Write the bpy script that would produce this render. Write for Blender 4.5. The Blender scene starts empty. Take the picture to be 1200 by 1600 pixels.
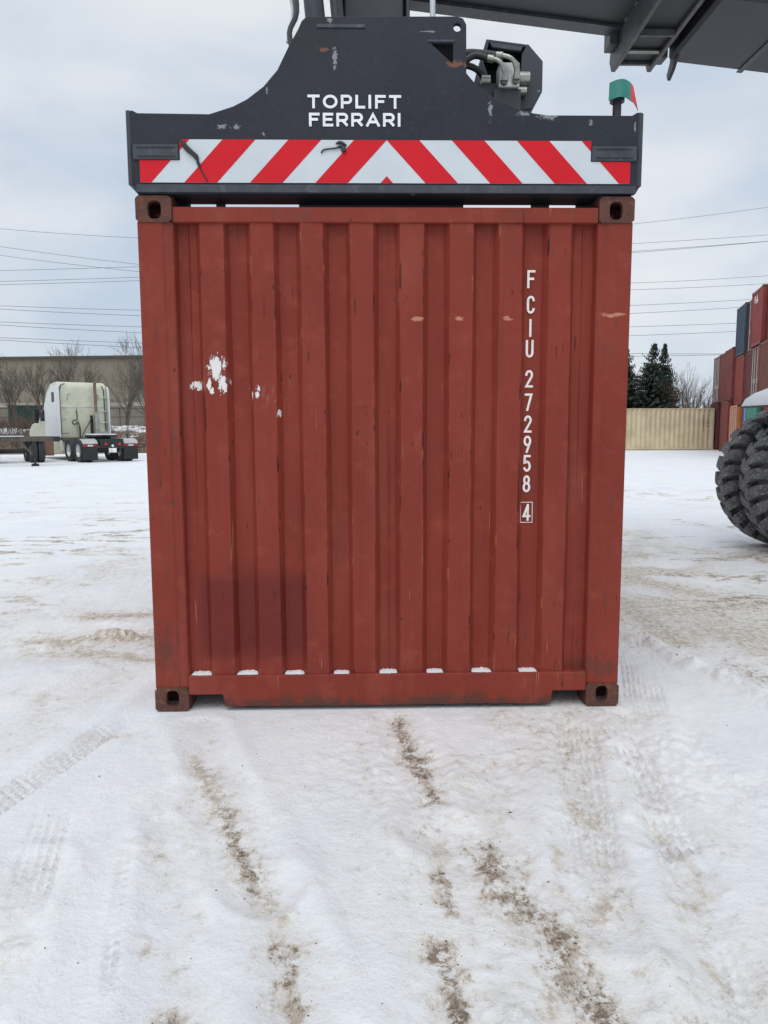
import bpy, bmesh, math, random
import numpy as np
from mathutils import Vector, Matrix
R = math.radians
sc = bpy.context.scene
C = sc.collection

# ------------------------------------------------------------------ camera
cam_d = bpy.data.cameras.new('camera'); cam = bpy.data.objects.new('camera', cam_d); C.objects.link(cam)
sc.camera = cam
cam_d.sensor_fit = 'VERTICAL'; cam_d.sensor_height = 32.0; cam_d.lens = 1152.5 / 1600 * 32.0
cam_d.clip_start = 0.05; cam_d.clip_end = 3000
_p, _y, _r = 0.11414, 0.02211, -0.00401
_f = Vector((math.sin(_y) * math.cos(_p), math.cos(_y) * math.cos(_p), -math.sin(_p)))
_rt = Vector((math.cos(_y), -math.sin(_y), 0)); _up = _rt.cross(_f)
_rt2 = _rt * math.cos(_r) + _up * math.sin(_r); _up2 = -_rt * math.sin(_r) + _up * math.cos(_r)
cam.matrix_world = Matrix(((_rt2.x, _up2.x, -_f.x, -0.1025), (_rt2.y, _up2.y, -_f.y, -3.7435), (_rt2.z, _up2.z, -_f.z, 1.4717), (0, 0, 0, 1)))

# ------------------------------------------------------------------ sky and sun (overcast winter noon)
SUN_EL, SUN_AZ = R(58), R(196)          # azimuth clockwise from +Y
w = bpy.data.worlds.new('World'); sc.world = w; w.use_nodes = True
nt = w.node_tree; nt.nodes.clear()
def wn(t, **k):
    n = nt.nodes.new(t)
    for a, b in k.items(): setattr(n, a, b)
    return n
wout = wn('ShaderNodeOutputWorld'); bg = wn('ShaderNodeBackground'); bg.inputs['Strength'].default_value = 0.10
sky = wn('ShaderNodeTexSky', sky_type='NISHITA', sun_disc=False)
sky.sun_elevation = SUN_EL; sky.sun_rotation = SUN_AZ; sky.air_density = 1.0; sky.dust_density = 2.0
tc = wn('ShaderNodeTexCoord')
mp = wn('ShaderNodeMapping'); mp.inputs['Scale'].default_value = (1.0, 1.0, 2.2); mp.inputs['Location'].default_value = (0.9, 0.2, 0.35)
nz1 = wn('ShaderNodeTexNoise'); nz1.inputs['Scale'].default_value = 1.9; nz1.inputs['Detail'].default_value = 5; nz1.inputs['Roughness'].default_value = 0.48; nz1.inputs['Distortion'].default_value = 0.35
rp = wn('ShaderNodeValToRGB'); rp.color_ramp.interpolation = 'EASE'
rp.color_ramp.elements[0].position = 0.37; rp.color_ramp.elements[0].color = (5.7, 6.7, 7.9, 1)
rp.color_ramp.elements[1].position = 0.61; rp.color_ramp.elements[1].color = (8.5, 8.8, 9.2, 1)
mxs = wn('ShaderNodeMix', data_type='RGBA'); mxs.inputs['Factor'].default_value = 0.90
L = nt.links.new
L(tc.outputs['Generated'], mp.inputs['Vector']); L(mp.outputs['Vector'], nz1.inputs['Vector'])
L(nz1.outputs['Fac'], rp.inputs['Fac'])
L(sky.outputs['Color'], mxs.inputs['A']); L(rp.outputs['Color'], mxs.inputs['B'])
L(mxs.outputs['Result'], bg.inputs['Color']); L(bg.outputs['Background'], wout.inputs['Surface'])

sun_d = bpy.data.lights.new('sun', 'SUN'); sun_d.energy = 1.3; sun_d.angle = R(45); sun_d.color = (1.0, 0.97, 0.92)
sun = bpy.data.objects.new('sun', sun_d); C.objects.link(sun)
_sd = Vector((math.sin(SUN_AZ) * math.cos(SUN_EL), math.cos(SUN_AZ) * math.cos(SUN_EL), math.sin(SUN_EL)))
sun.rotation_euler = (-_sd).to_track_quat('-Z', 'Y').to_euler()
sc.view_settings.view_transform = 'Standard'; sc.view_settings.look = 'None'
sc.view_settings.exposure = 0.0; sc.view_settings.gamma = 1.0

# ------------------------------------------------------------------ node material helper
class Mat:
    def __init__(s, name):
        s.m = bpy.data.materials.new(name); s.m.use_nodes = True
        s.t = s.m.node_tree; s.b = s.t.nodes['Principled BSDF']; s._co = None
    def n(s, t, **k):
        n = s.t.nodes.new(t)
        for a, b in k.items(): setattr(n, a, b)
        return n
    def put(s, inp, v):
        if hasattr(v, 'links') or isinstance(v, bpy.types.NodeSocket): s.t.links.new(v, inp)
        else: inp.default_value = v
    def co(s):
        if s._co is None: s._co = s.n('ShaderNodeTexCoord').outputs['Object']
        return s._co
    def xyz(s):
        x = s.n('ShaderNodeSeparateXYZ'); s.put(x.inputs[0], s.co()); return x.outputs[0], x.outputs[1], x.outputs[2]
    def noise(s, scale, detail=4, rough=.55, stretch=None, dist=0, loc=(0, 0, 0)):
        m = s.n('ShaderNodeMapping'); s.put(m.inputs['Vector'], s.co())
        if stretch: m.inputs['Scale'].default_value = stretch
        m.inputs['Location'].default_value = loc
        n = s.n('ShaderNodeTexNoise'); s.put(n.inputs['Vector'], m.outputs[0])
        n.inputs['Scale'].default_value = scale; n.inputs['Detail'].default_value = detail
        n.inputs['Roughness'].default_value = rough; n.inputs['Distortion'].default_value = dist
        return n.outputs['Fac']
    def vor(s, scale, feature='F1', stretch=None):
        m = s.n('ShaderNodeMapping'); s.put(m.inputs['Vector'], s.co())
        if stretch: m.inputs['Scale'].default_value = stretch
        n = s.n('ShaderNodeTexVoronoi', feature=feature); s.put(n.inputs['Vector'], m.outputs[0]); n.inputs['Scale'].default_value = scale
        return n.outputs['Distance']
    def math(s, op, a, b=0.0, c=None):
        n = s.n('ShaderNodeMath', operation=op); s.put(n.inputs[0], a); s.put(n.inputs[1], b)
        if c is not None: s.put(n.inputs[2], c)
        return n.outputs[0]
    def step(s, v, lo, hi):
        n = s.n('ShaderNodeMapRange', interpolation_type='SMOOTHSTEP'); s.put(n.inputs['Value'], v)
        n.inputs['From Min'].default_value = lo; n.inputs['From Max'].default_value = hi
        return n.outputs['Result']
    def mix(s, f, a, b):
        n = s.n('ShaderNodeMix', data_type='RGBA'); s.put(n.inputs['Factor'], f)
        s.put(n.inputs['A'], a if not isinstance(a, tuple) else (*a[:3], 1)); s.put(n.inputs['B'], b if not isinstance(b, tuple) else (*b[:3], 1))
        return n.outputs['Result']
    def mul(s, a, b): return s.math('MULTIPLY', a, b)
    def add(s, a, b): return s.math('ADD', a, b)
    def mx(s, a, b): return s.math('MAXIMUM', a, b)
    def blob(s, x, z, cx, cz, rx, rz):
        a = s.math('DIVIDE', s.math('SUBTRACT', x, cx), rx); b = s.math('DIVIDE', s.math('SUBTRACT', z, cz), rz)
        d = s.math('SQRT', s.add(s.mul(a, a), s.mul(b, b)))
        return s.math('SUBTRACT', 1.0, d)
    def bump(s, h, strength=.3, dist=.01, prev=None):
        n = s.n('ShaderNodeBump'); s.put(n.inputs['Height'], h); n.inputs['Strength'].default_value = strength; n.inputs['Distance'].default_value = dist
        if prev is not None: s.put(n.inputs['Normal'], prev)
        return n.outputs[0]
    def out(s, col=None, rough=None, metal=None, normal=None):
        if col is not None: s.put(s.b.inputs['Base Color'], col if not isinstance(col, tuple) else (*col[:3], 1))
        if rough is not None: s.put(s.b.inputs['Roughness'], rough)
        if metal is not None: s.put(s.b.inputs['Metallic'], metal)
        if normal is not None: s.put(s.b.inputs['Normal'], normal)
        return s.m

def simple(name, col, rough=.6, metal=0.0, var=.25, scale=6.0, dirt=None, dirt_amt=.5, bump=0.0, stretch=None):
    m = Mat(name)
    n = m.noise(scale, 5, .6, stretch)
    dark = tuple(c * (1 - var) for c in col); lite = tuple(min(1, c * (1 + var)) for c in col)
    c = m.mix(m.step(n, .3, .7), dark, lite)
    if dirt:
        d = m.mul(m.step(m.noise(scale * 2.3, 6, .65, stretch, loc=(3, 1, 7)), .5, .72), dirt_amt)
        c = m.mix(d, c, dirt)
    nn = m.bump(m.noise(scale * 8, 3), bump, .004) if bump else None
    return m.out(c, rough, metal, nn)

# ------------------------------------------------------------------ mesh helpers
class MB:
    def __init__(s): s.v = []; s.f = []
    def raw(s, vs, fs):
        o = len(s.v); s.v += [tuple(p) for p in vs]; s.f += [tuple(i + o for i in f) for f in fs]; return s
    def box(s, x0, x1, y0, y1, z0, z1):
        return s.raw([(x0, y0, z0), (x1, y0, z0), (x1, y1, z0), (x0, y1, z0), (x0, y0, z1), (x1, y0, z1), (x1, y1, z1), (x0, y1, z1)],
                     [(3, 2, 1, 0), (4, 5, 6, 7), (0, 1, 5, 4), (1, 2, 6, 5), (2, 3, 7, 6), (3, 0, 4, 7)])
    def obox(s, M, x0, x1, y0, y1, z0, z1):
        t = MB().box(x0, x1, y0, y1, z0, z1); return s.raw([M @ Vector(p) for p in t.v], t.f)
    def prism(s, poly, a0, a1, axis='y'):
        n = len(poly)
        def P(p, a): return {'y': (p[0], a, p[1]), 'x': (a, p[0], p[1]), 'z': (p[0], p[1], a)}[axis]
        vs = [P(p, a0) for p in poly] + [P(p, a1) for p in poly]
        fs = [tuple(range(n)), tuple(range(2 * n - 1, n - 1, -1))] + [(i, i + n, (i + 1) % n + n, (i + 1) % n) for i in range(n)]
        return s.raw(vs, fs)
    def cyl(s, p0, p1, r0, r1=None, n=12, caps=True):
        r1 = r0 if r1 is None else r1
        p0, p1 = Vector(p0), Vector(p1); d = (p1 - p0).normalized()
        a = d.orthogonal().normalized(); b = d.cross(a)
        vs = []
        for p, r in ((p0, r0), (p1, r1)):
            for i in range(n):
                t = 2 * math.pi * i / n; vs.append(p + a * (r * math.cos(t)) + b * (r * math.sin(t)))
        fs = [(i, (i + 1) % n, (i + 1) % n + n, i + n) for i in range(n)]
        if caps: fs += [tuple(range(n - 1, -1, -1)), tuple(range(n, 2 * n))]
        return s.raw(vs, fs)
    def tube(s, pts, r, n=8):
        pts = [Vector(p) for p in pts]; k = len(pts); rr = r if isinstance(r, (list, tuple)) else [r] * k
        vs = []; a = None
        for i, p in enumerate(pts):
            d = (pts[min(i + 1, k - 1)] - pts[max(i - 1, 0)]).normalized()
            a = d.orthogonal().normalized() if a is None else (a - d * a.dot(d)).normalized()
            b = d.cross(a)
            for j in range(n):
                t = 2 * math.pi * j / n; vs.append(p + a * (rr[i] * math.cos(t)) + b * (rr[i] * math.sin(t)))
        fs = [(i * n + j, i * n + (j + 1) % n, (i + 1) * n + (j + 1) % n, (i + 1) * n + j) for i in range(k - 1) for j in range(n)]
        fs += [tuple(range(n - 1, -1, -1)), tuple(range((k - 1) * n, k * n))]
        return s.raw(vs, fs)
    def lathe(s, prof, c, axis='y', n=32):
        # prof: list of (radius, offset along axis)
        vs = []
        for r, o in prof:
            for j in range(n):
                t = 2 * math.pi * j / n
                if axis == 'y': vs.append((c[0] + r * math.cos(t), c[1] + o, c[2] + r * math.sin(t)))
                elif axis == 'x': vs.append((c[0] + o, c[1] + r * math.cos(t), c[2] + r * math.sin(t)))
                else: vs.append((c[0] + r * math.cos(t), c[1] + r * math.sin(t), c[2] + o))
        k = len(prof)
        fs = [(i * n + j, i * n + (j + 1) % n, (i + 1) * n + (j + 1) % n, (i + 1) * n + j) for i in range(k - 1) for j in range(n)]
        return s.raw(vs, fs)
    def build(s, name, mat, parent=None, bevel=0.0, smooth=False, seg=1):
        me = bpy.data.meshes.new(name); me.from_pydata(s.v, [], s.f)
        bm = bmesh.new(); bm.from_mesh(me)
        bmesh.ops.recalc_face_normals(bm, faces=bm.faces)
        if bevel:
            ed = [e for e in bm.edges if len(e.link_faces) == 2 and e.calc_face_angle(0) > .5]
            bmesh.ops.bevel(bm, geom=ed, offset=bevel, segments=seg, affect='EDGES', profile=.5, clamp_overlap=True)
        if smooth:
            for f in bm.faces: f.smooth = True
        bm.to_mesh(me); bm.free()
        me.materials.append(mat)
        if smooth: me.set_sharp_from_angle(angle=R(38))
        return link(name, me, parent)

def link(name, me, parent=None):
    o = bpy.data.objects.new(name, me); C.objects.link(o)
    if parent is not None: o.parent = parent
    return o
def tag(o, label=None, cat=None, group=None, kind=None):
    if label: o['label'] = label
    if cat: o['category'] = cat
    if group: o['group'] = group
    if kind: o['kind'] = kind
    return o
def thing(name, label, cat, loc=(0, 0, 0), rz=0.0, group=None):
    o = bpy.data.objects.new(name, None); C.objects.link(o); o.location = loc; o.rotation_euler = (0, 0, rz); o.empty_display_size = .2
    return tag(o, label, cat, group)

def plate(outline, holes, y0, y1):
    """flat plate in the XZ plane between y0 and y1 with through holes"""
    bm = bmesh.new(); es = []
    for loop in [outline] + holes:
        vs = [bm.verts.new((p[0], y0, p[1])) for p in loop]
        es += [bm.edges.new((vs[i], vs[(i + 1) % len(vs)])) for i in range(len(vs))]
    bmesh.ops.triangle_fill(bm, use_beauty=True, use_dissolve=False, edges=es, normal=(0, -1, 0))
    r = bmesh.ops.extrude_face_region(bm, geom=list(bm.faces))
    bmesh.ops.translate(bm, verts=[g for g in r['geom'] if isinstance(g, bmesh.types.BMVert)], vec=(0, y1 - y0, 0))
    bmesh.ops.recalc_face_normals(bm, faces=bm.faces)
    bm.verts.index_update()
    m = MB(); m.v = [tuple(v.co) for v in bm.verts]; m.f = [tuple(v.index for v in f.verts) for f in bm.faces]
    bm.free(); return m
def ell(cx, cz, rx, rz, n=20, flat=0.0):
    out = []
    for i in range(n):
        t = 2 * math.pi * i / n; x = rx * math.cos(t); z = rz * math.sin(t)
        if flat: z = (abs(math.sin(t)) ** .6) * math.copysign(rz, math.sin(t)); x = (abs(math.cos(t)) ** .75) * math.copysign(rx, math.cos(t))
        out.append((cx + x, cz + z))
    return out

# ---- stroke lettering
def arc(cx, cy, rx, ry, a0, a1, n=10):
    return [(cx + rx * math.cos(R(a0 + (a1 - a0) * i / n)), cy + ry * math.sin(R(a0 + (a1 - a0) * i / n))) for i in range(n + 1)]
def glyph(ch):
    G = {
     'F': [[(0, 0), (0, 1), (1, 1)], [(0, .52), (.8, .52)]],
     'E': [[(1, 1), (0, 1), (0, 0), (1, 0)], [(0, .52), (.88, .52)]],
     'I': [[(.5, 0), (.5, 1)]],
     'L': [[(0, 1), (0, 0), (1, 0)]],
     'T': [[(0, 1), (1, 1)], [(.5, 1), (.5, 0)]],
     'C': [arc(.5, .75, .5, .25, 10, 180, 8) + arc(.5, .25, .5, .25, 180, 350, 8)],
     'U': [[(0, 1)] + arc(.5, .25, .5, .25, 180, 360, 10) + [(1, 1)]],
     'O': [arc(.5, .5, .5, .5, 0, 360, 28)],
     'P': [[(0, 0), (0, 1)], [(.1, 1), (.65, 1)] + arc(.65, .7, .35, .3, 90, -90, 10)[1:] + [(.1, .4)]],
     'R': [[(0, 0), (0, 1)], [(.1, 1), (.65, 1)] + arc(.65, .71, .35, .29, 90, -90, 10)[1:] + [(.1, .42)], [(.56, .40), (.97, .03)]],
     'A': [[(0, 0), (.5, 1), (1, 0)], [(.2, .3), (.8, .3)]],
     '2': [arc(.5, .75, .5, .25, 175, -25, 10) + [(0, 0), (1, 0)]],
     '7': [[(0, 1), (1, 1), (.32, 0)]],
     '9': [arc(.5, .72, .5, .28, 0, 360, 18), arc(.5, .72, .5, .28, 0, -20, 2) + [(.42, 0)]],
     '5': [[(.95, 1), (.1, 1), (.04, .55)] + arc(.5, .32, .5, .3, 125, -150, 12)],
     '8': [arc(.5, .76, .42, .24, 0, 360, 18), arc(.5, .27, .5, .27, 0, 360, 18)],
     '4': [[(.72, 0), (.72, 1)], [(.66, .93), (.02, .25), (1, .25)]],
    }
    return G[ch]
def stroke(m, pts, s, y, closed=False):
    k = len(pts); closed = (abs(pts[0][0] - pts[-1][0]) < 1e-6 and abs(pts[0][1] - pts[-1][1]) < 1e-6)
    if closed: pts = pts[:-1]; k -= 1
    P = [Vector((p[0], p[1])) for p in pts]; Lf, Rt = [], []
    for i in range(k):
        a = P[i] - P[i - 1] if (i > 0 or closed) else P[1] - P[0]
        b = P[(i + 1) % k] - P[i] if (i < k - 1 or closed) else P[-1] - P[-2]
        a = a.normalized(); b = b.normalized(); na = Vector((-a.y, a.x)); nb = Vector((-b.y, b.x))
        nn = na + nb
        nn = nn.normalized() if nn.length > 1e-4 else na
        ml = min(1.8, 1 / max(.3, nn.dot(na)))
        Lf.append(P[i] + nn * (s / 2 * ml)); Rt.append(P[i] - nn * (s / 2 * ml))
    vs = [(p.x, y, p.y) for p in Lf] + [(p.x, y, p.y) for p in Rt]
    fs = [(i, (i + 1) % k, (i + 1) % k + k, i + k) for i in range(k if closed else k - 1)]
    m.raw(vs, fs)
def text_char(m, ch, x, z, wd, h, s, y):
    for k, pl in enumerate(glyph(ch)):
        pts = [(x + s / 2 + p[0] * (wd - s), z + s / 2 + p[1] * (h - s)) for p in pl]
        if abs(pl[0][0] - pl[-1][0]) > 1e-6 or abs(pl[0][1] - pl[-1][1]) > 1e-6:
            a, b = Vector(pts[0]), Vector(pts[1]); d = (a - b).normalized() * s * .5; pts[0] = (a.x + d.x, a.y + d.y)
            a, b = Vector(pts[-1]), Vector(pts[-2]); d = (a - b).normalized() * s * .5; pts[-1] = (a.x + d.x, a.y + d.y)
        stroke(m, pts, s, y - .0004 * k)

# ------------------------------------------------------------------ materials
RED = (0.30, 0.064, 0.045)
def container_red():
    m = Mat('container_red_paint'); x, y, z = m.xyz()
    big = m.noise(1.3, 4, .5); med = m.noise(9, 5, .6)
    streak = m.noise(2.0, 5, .6, stretch=(9, 9, .45))
    c = m.mix(m.step(big, .3, .7), (0.205, 0.033, 0.021), (0.245, 0.041, 0.026))
    c = m.mix(m.mul(m.step(streak, .40, .72), .55), c, (0.205, 0.034, 0.025))
    c = m.mix(m.mul(m.step(med, .50, .76), .40), c, (0.33, 0.075, 0.048))
    fade = m.step(m.noise(1.7, 5, .6, stretch=(2.2, 1, .6), loc=(8, 3, 2)), .50, .72)
    c = m.mix(m.mul(fade, .35), c, (0.30, 0.078, 0.055))
    gr = m.mul(m.step(m.noise(3.2, 5, .65, stretch=(5, 5, .35), loc=(3, 7, 1)), .56, .74), .40)
    c = m.mix(gr, c, (0.13, 0.036, 0.028))
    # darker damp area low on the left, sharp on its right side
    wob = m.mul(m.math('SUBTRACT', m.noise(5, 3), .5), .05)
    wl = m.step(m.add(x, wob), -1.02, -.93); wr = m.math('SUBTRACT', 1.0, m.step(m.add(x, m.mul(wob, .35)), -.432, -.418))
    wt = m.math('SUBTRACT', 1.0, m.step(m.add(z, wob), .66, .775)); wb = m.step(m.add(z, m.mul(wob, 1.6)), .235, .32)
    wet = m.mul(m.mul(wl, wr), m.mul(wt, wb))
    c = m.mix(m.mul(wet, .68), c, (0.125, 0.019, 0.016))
    # long dark vertical scratches and chips
    zone = m.step(m.noise(2.2, 2, .5, loc=(5, 2, 1)), .42, .62)
    sc1 = m.mul(m.step(m.noise(7.0, 3, .55, stretch=(11, 3, .8), loc=(2, 0, 9)), .66, .70), zone)
    chips = m.step(m.noise(26, 4, .6, stretch=(1.4, 1, .7)), .70, .725)
    c = m.mix(m.mul(m.mx(sc1, chips), .85), c, (0.05, 0.016, 0.013))
    # worn orange edges of the ribs
    u = m.math('FRACT', m.math('DIVIDE', x, .2457)); dc = m.mul(m.math('ABSOLUTE', m.math('SUBTRACT', u, .5)), .2457)
    ed = m.math('SUBTRACT', 1.0, m.step(m.math('ABSOLUTE', m.math('SUBTRACT', dc, .0565)), .0025, .006))
    inner = m.math('SUBTRACT', 1.0, m.step(m.math('ABSOLUTE', x), 1.0, 1.01))
    wear = m.mul(m.mul(ed, inner), m.step(m.noise(4, 5, .65, stretch=(4, 1, 1.6), loc=(1, 4, 2)), .53, .60))
    wear = m.mul(wear, m.step(m.noise(1.9, 3, .6, loc=(6, 2, 8)), .47, .62))
    c = m.mix(m.mul(wear, .75), c, (0.36, 0.115, 0.05))
    wear2 = m.mul(m.mul(ed, inner), m.step(m.noise(5, 5, .65, stretch=(4, 1, 1.3), loc=(7, 3, 5)), .56, .60))
    wear2 = m.mul(wear2, m.step(m.noise(2.3, 3, .6, loc=(2, 9, 3)), .44, .6))
    c = m.mix(m.mul(wear2, .9), c, (0.04, 0.014, 0.012))
    # pale hairline streaks running down
    hl = m.mul(m.step(m.noise(9, 2, .4, stretch=(14, 3, .22), loc=(4, 1, 3)), .735, .75), m.step(m.noise(3, 2, loc=(1, 8, 8)), .5, .6))
    c = m.mix(m.mul(hl, .5), c, (0.55, 0.33, 0.26))
    # white gouges where the paint was torn off on the left, fine haze of scrapes beside them
    jag = m.mul(m.math('SUBTRACT', m.noise(34, 7, .75, stretch=(1.2, 1, .6)), .5), 3.4)
    g = None
    for cx, cz, rx, rz in ((-.855, 1.775, .052, .075), (-.822, 1.70, .032, .065), (-.962, 1.685, .045, .028), (-.893, 1.69, .016, .036), (-.876, 1.655, .014, .02), (-.647, 1.672, .016, .022), (-.655, 1.64, .012, .022), (-.548, 1.545, .014, .024), (-.68, 1.64, .008, .03)):
        b = m.blob(x, z, cx, cz, rx * 1.1, rz * 1.1); g = b if g is None else m.mx(g, b)
    haze = m.mul(m.step(m.blob(x, z, -.60, 1.63, .17, .13), .0, .7), m.step(m.noise(30, 5, .7, stretch=(1.5, 1, .6)), .52, .68))
    c = m.mix(m.mul(haze, .35), c, (0.48, 0.26, 0.22))
    gou = m.step(m.add(g, jag), .34, .46)
    gou = m.mul(gou, m.step(g, -.15, .0))
    rim = m.mul(m.step(m.add(g, jag), .10, .22), m.step(g, -.2, .0))
    c = m.mix(m.mul(rim, .7), c, (0.17, 0.05, 0.04))
    c = m.mix(gou, c, (0.78, 0.74, 0.72))
    # light sideways rubs at one height
    rb = None
    for cx, cz, rx in ((.143, 2.008, .05), (.36, 2.01, .035), (.606, 2.01, .035), (1.13, 2.025, .08)):
        b = m.blob(x, z, cx, cz, rx, .014); rb = b if rb is None else m.mx(rb, b)
    rub = m.mul(m.step(m.add(rb, m.mul(m.math('SUBTRACT', m.noise(40, 4, .7, stretch=(.5, 1, 1.8)), .5), 2.4)), .25, .5), m.step(rb, -.2, .1))
    c = m.mix(m.mul(rub, .75), c, (0.55, 0.26, 0.17))
    # dirt and rust along the bottom sill and beside the corner castings
    low = m.math('SUBTRACT', 1.0, m.step(z, .02, .14)); lown = m.step(m.add(m.noise(7, 6, .7), m.mul(low, .22)), .58, .74)
    c = m.mix(m.mul(m.mul(lown, low), .85), c, (0.075, 0.04, 0.03))
    corner = m.mx(m.blob(x, z, 1.10, .21, .24, .13), m.mx(m.blob(x, z, -1.16, .34, .10, .22), m.blob(x, z, -1.09, 1.09, .05, .05)))
    cr = m.mul(m.step(m.add(corner, m.mul(m.math('SUBTRACT', m.noise(22, 7, .75, stretch=(1.5, 1, 1.0)), .5), 3.4)), .5, .72), m.step(corner, 0, .15))
    c = m.mix(m.mul(cr, .6), c, (0.10, 0.045, 0.032))
    hi = m.mul(m.step(z, 2.33, 2.47), m.step(m.noise(11, 6, .7, stretch=(1, 1, .7)), .5, .7))
    c = m.mix(m.mul(hi, .55), c, (0.12, 0.05, 0.035))
    post = m.mul(m.step(m.math('ABSOLUTE', x), 1.04, 1.05), m.step(m.noise(8, 6, .65, stretch=(3, 1, .5)), .56, .66))
    c = m.mix(m.mul(post, .55), c, (0.11, 0.045, 0.035))
    rough = m.math('SUBTRACT', .58, m.mul(wet, .15))
    h = m.add(m.mul(m.noise(2.3, 3, .5, stretch=(1, 1, .6)), 1.0), m.mul(m.noise(140, 2, .5), .03))
    m.b.inputs['Specular IOR Level'].default_value = .2
    return m.out(c, rough, 0.0, m.bump(h, .35, .02, m.bump(m.noise(60, 3, .6), .10, .004)))
def rust_mat(name, a, b, c3, scale=14):
    m = Mat(name); n = m.noise(scale, 6, .68); n2 = m.noise(scale * 2.4, 5, .7, loc=(4, 4, 1))
    c = m.mix(m.step(n, .35, .62), a, b); c = m.mix(m.step(n2, .55, .68), c, c3)
    return m.out(c, .8, 0, m.bump(n2, .5, .004))
def dark_steel():
    m = Mat('charcoal_machine_paint'); n = m.noise(2.5, 5, .6)
    c = m.mix(m.step(n, .3, .7), (0.026, 0.030, 0.039), (0.038, 0.043, 0.053))
    dust = m.step(m.noise(40, 4, .6, stretch=(1, 1, .6)), .55, .8)
    c = m.mix(m.mul(dust, .12), c, (0.2, 0.21, 0.23))
    zone = m.step(m.noise(3.1, 2, loc=(9, 2, 4)), .56, .64)
    sc_ = m.mul(m.step(m.noise(13, 5, .7, stretch=(.9, 1, 1.7), loc=(2, 2, 6)), .665, .69), zone)
    c = m.mix(m.mul(sc_, .7), c, (0.32, 0.34, 0.36))
    ru = m.mul(m.step(m.noise(9, 5, .7, stretch=(.7, 1, 2), loc=(6, 1, 1)), .72, .75), .6)
    c = m.mix(ru, c, (0.16, 0.055, 0.025))
    return m.out(c, m.add(.42, m.mul(n, .2)), 0.0, m.bump(m.noise(55, 3), .12, .003))
def rubber():
    m = Mat('tyre_rubber'); n = m.noise(11, 6, .7); n2 = m.noise(45, 5, .7, loc=(1, 2, 8))
    c = m.mix(m.step(n, .3, .7), (0.020, 0.021, 0.024), (0.042, 0.044, 0.05))
    return m.out(c, .75, 0, m.bump(n2, .4, .004))
def lug_rubber():
    m = Mat('tread_lug_rubber'); m._co = m.n('ShaderNodeNewGeometry').outputs['Position']; n = m.noise(9, 6, .7); n2 = m.noise(38, 6, .75, loc=(1, 2, 8))
    c = m.mix(m.step(n, .35, .65), (0.065, 0.067, 0.073), (0.135, 0.138, 0.146))
    c = m.mix(m.mul(m.step(n2, .52, .62), .7), c, (0.38, 0.39, 0.41))
    return m.out(c, .8, 0, m.bump(n2, .8, .012))
def spreader_paint():
    m = Mat('spreader_plate_paint'); x, y, z = m.xyz(); n = m.noise(2.5, 5, .6)
    c = m.mix(m.step(n, .3, .7), (0.012, 0.0145, 0.023), (0.018, 0.021, 0.031))
    c = m.mix(m.mul(m.step(m.noise(60, 4, .6), .52, .75), .10), c, (0.12, 0.13, 0.15))
    m.b.inputs['Specular IOR Level'].default_value = .35
    jag = m.mul(m.math('SUBTRACT', m.noise(52, 6, .78, stretch=(.8, 1, 1.2)), .5), 4.0)
    g = None
    for cx, cz, rx, rz in ((.66, 2.972, .045, .012), (.79, 2.965, .06, .022), (.92, 2.975, .10, .008), (.50, 2.985, .012, .045), (.985, 2.93, .015, .015), (1.205, 2.91, .006, .03),
                           (-.27, 3.385, .02, .012), (-.245, 3.215, .012, .06), (-.245, 3.175, .012, .02), (-.57, 3.08, .006, .025), (-.78, 2.905, .035, .01), (-.72, 2.91, .02, .016), (-.59, 2.875, .01, .012), (.19, 3.34, .05, .004), (-.26, 2.625, .03, .01), (.12, 2.615, .02, .02)):
        b = m.blob(x, z, cx, cz, rx * 1.3, rz * 1.5); g = b if g is None else m.mx(g, b)
    gou = m.mul(m.step(m.add(g, jag), .52, .66), m.step(g, -.1, .1))
    c = m.mix(m.mul(gou, .6), c, (0.36, 0.38, 0.39))
    r = m.mx(m.blob(x, z, .335, 3.195, .06, .02), m.blob(x, z, -.3, 3.255, .03, .012))
    c = m.mix(m.mul(m.mul(m.step(m.add(r, jag), .2, .5), m.step(r, -.1, .1)), .7), c, (0.22, 0.085, 0.04))
    return m.out(c, m.add(.40, m.mul(n, .2)), 0.0, m.bump(m.noise(50, 3), .12, .003, m.bump(m.noise(4, 2), .12, .02)))
def board(name, col):
    m = Mat(name); n = m.noise(5, 5, .6); d = m.noise(22, 6, .7, stretch=(1, 1, 2.2))
    c = m.mix(m.mul(m.step(n, .35, .75), .25), col, tuple(v * .72 for v in col))
    c = m.mix(m.mul(m.step(d, .66, .72), .35), c, (0.16, 0.15, 0.15))
    m.b.inputs['Specular IOR Level'].default_value = .2
    return m.out(c, .45, 0.0)
M = {}
M['red'] = container_red()
M['casting'] = rust_mat('rusty_casting', (0.065, 0.030, 0.023), (0.12, 0.042, 0.028), (0.20, 0.065, 0.038))
M['dark_hole'] = simple('dark_hole', (0.02, 0.018, 0.018), .9)
M['steel'] = dark_steel(); M['splate'] = spreader_paint()
M['cover'] = simple('cover_paint', (0.04, 0.046, 0.058), .45, 0, .2, 8, (0.2, 0.2, 0.2), .25)
M['white_board'] = board('white_reflective', (0.60, 0.65, 0.68)); M['red_board'] = board('red_reflective', (0.62, 0.012, 0.022))
M['white_letter'] = simple('white_lettering', (0.80, 0.82, 0.84), .5, 0, .06, 20, (0.5, 0.45, 0.42), .3)
M['cream_letter'] = simple('cream_lettering', (0.84, 0.78, 0.74), .55, 0, .08, 25, (0.5, 0.25, 0.2), .35)
M['tyre'] = rubber(); M['lug'] = lug_rubber()
M['rim'] = simple('rim_paint', (0.35, 0.36, 0.36), .5, .2, .2, 6, (0.08, 0.07, 0.06), .5)
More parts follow.
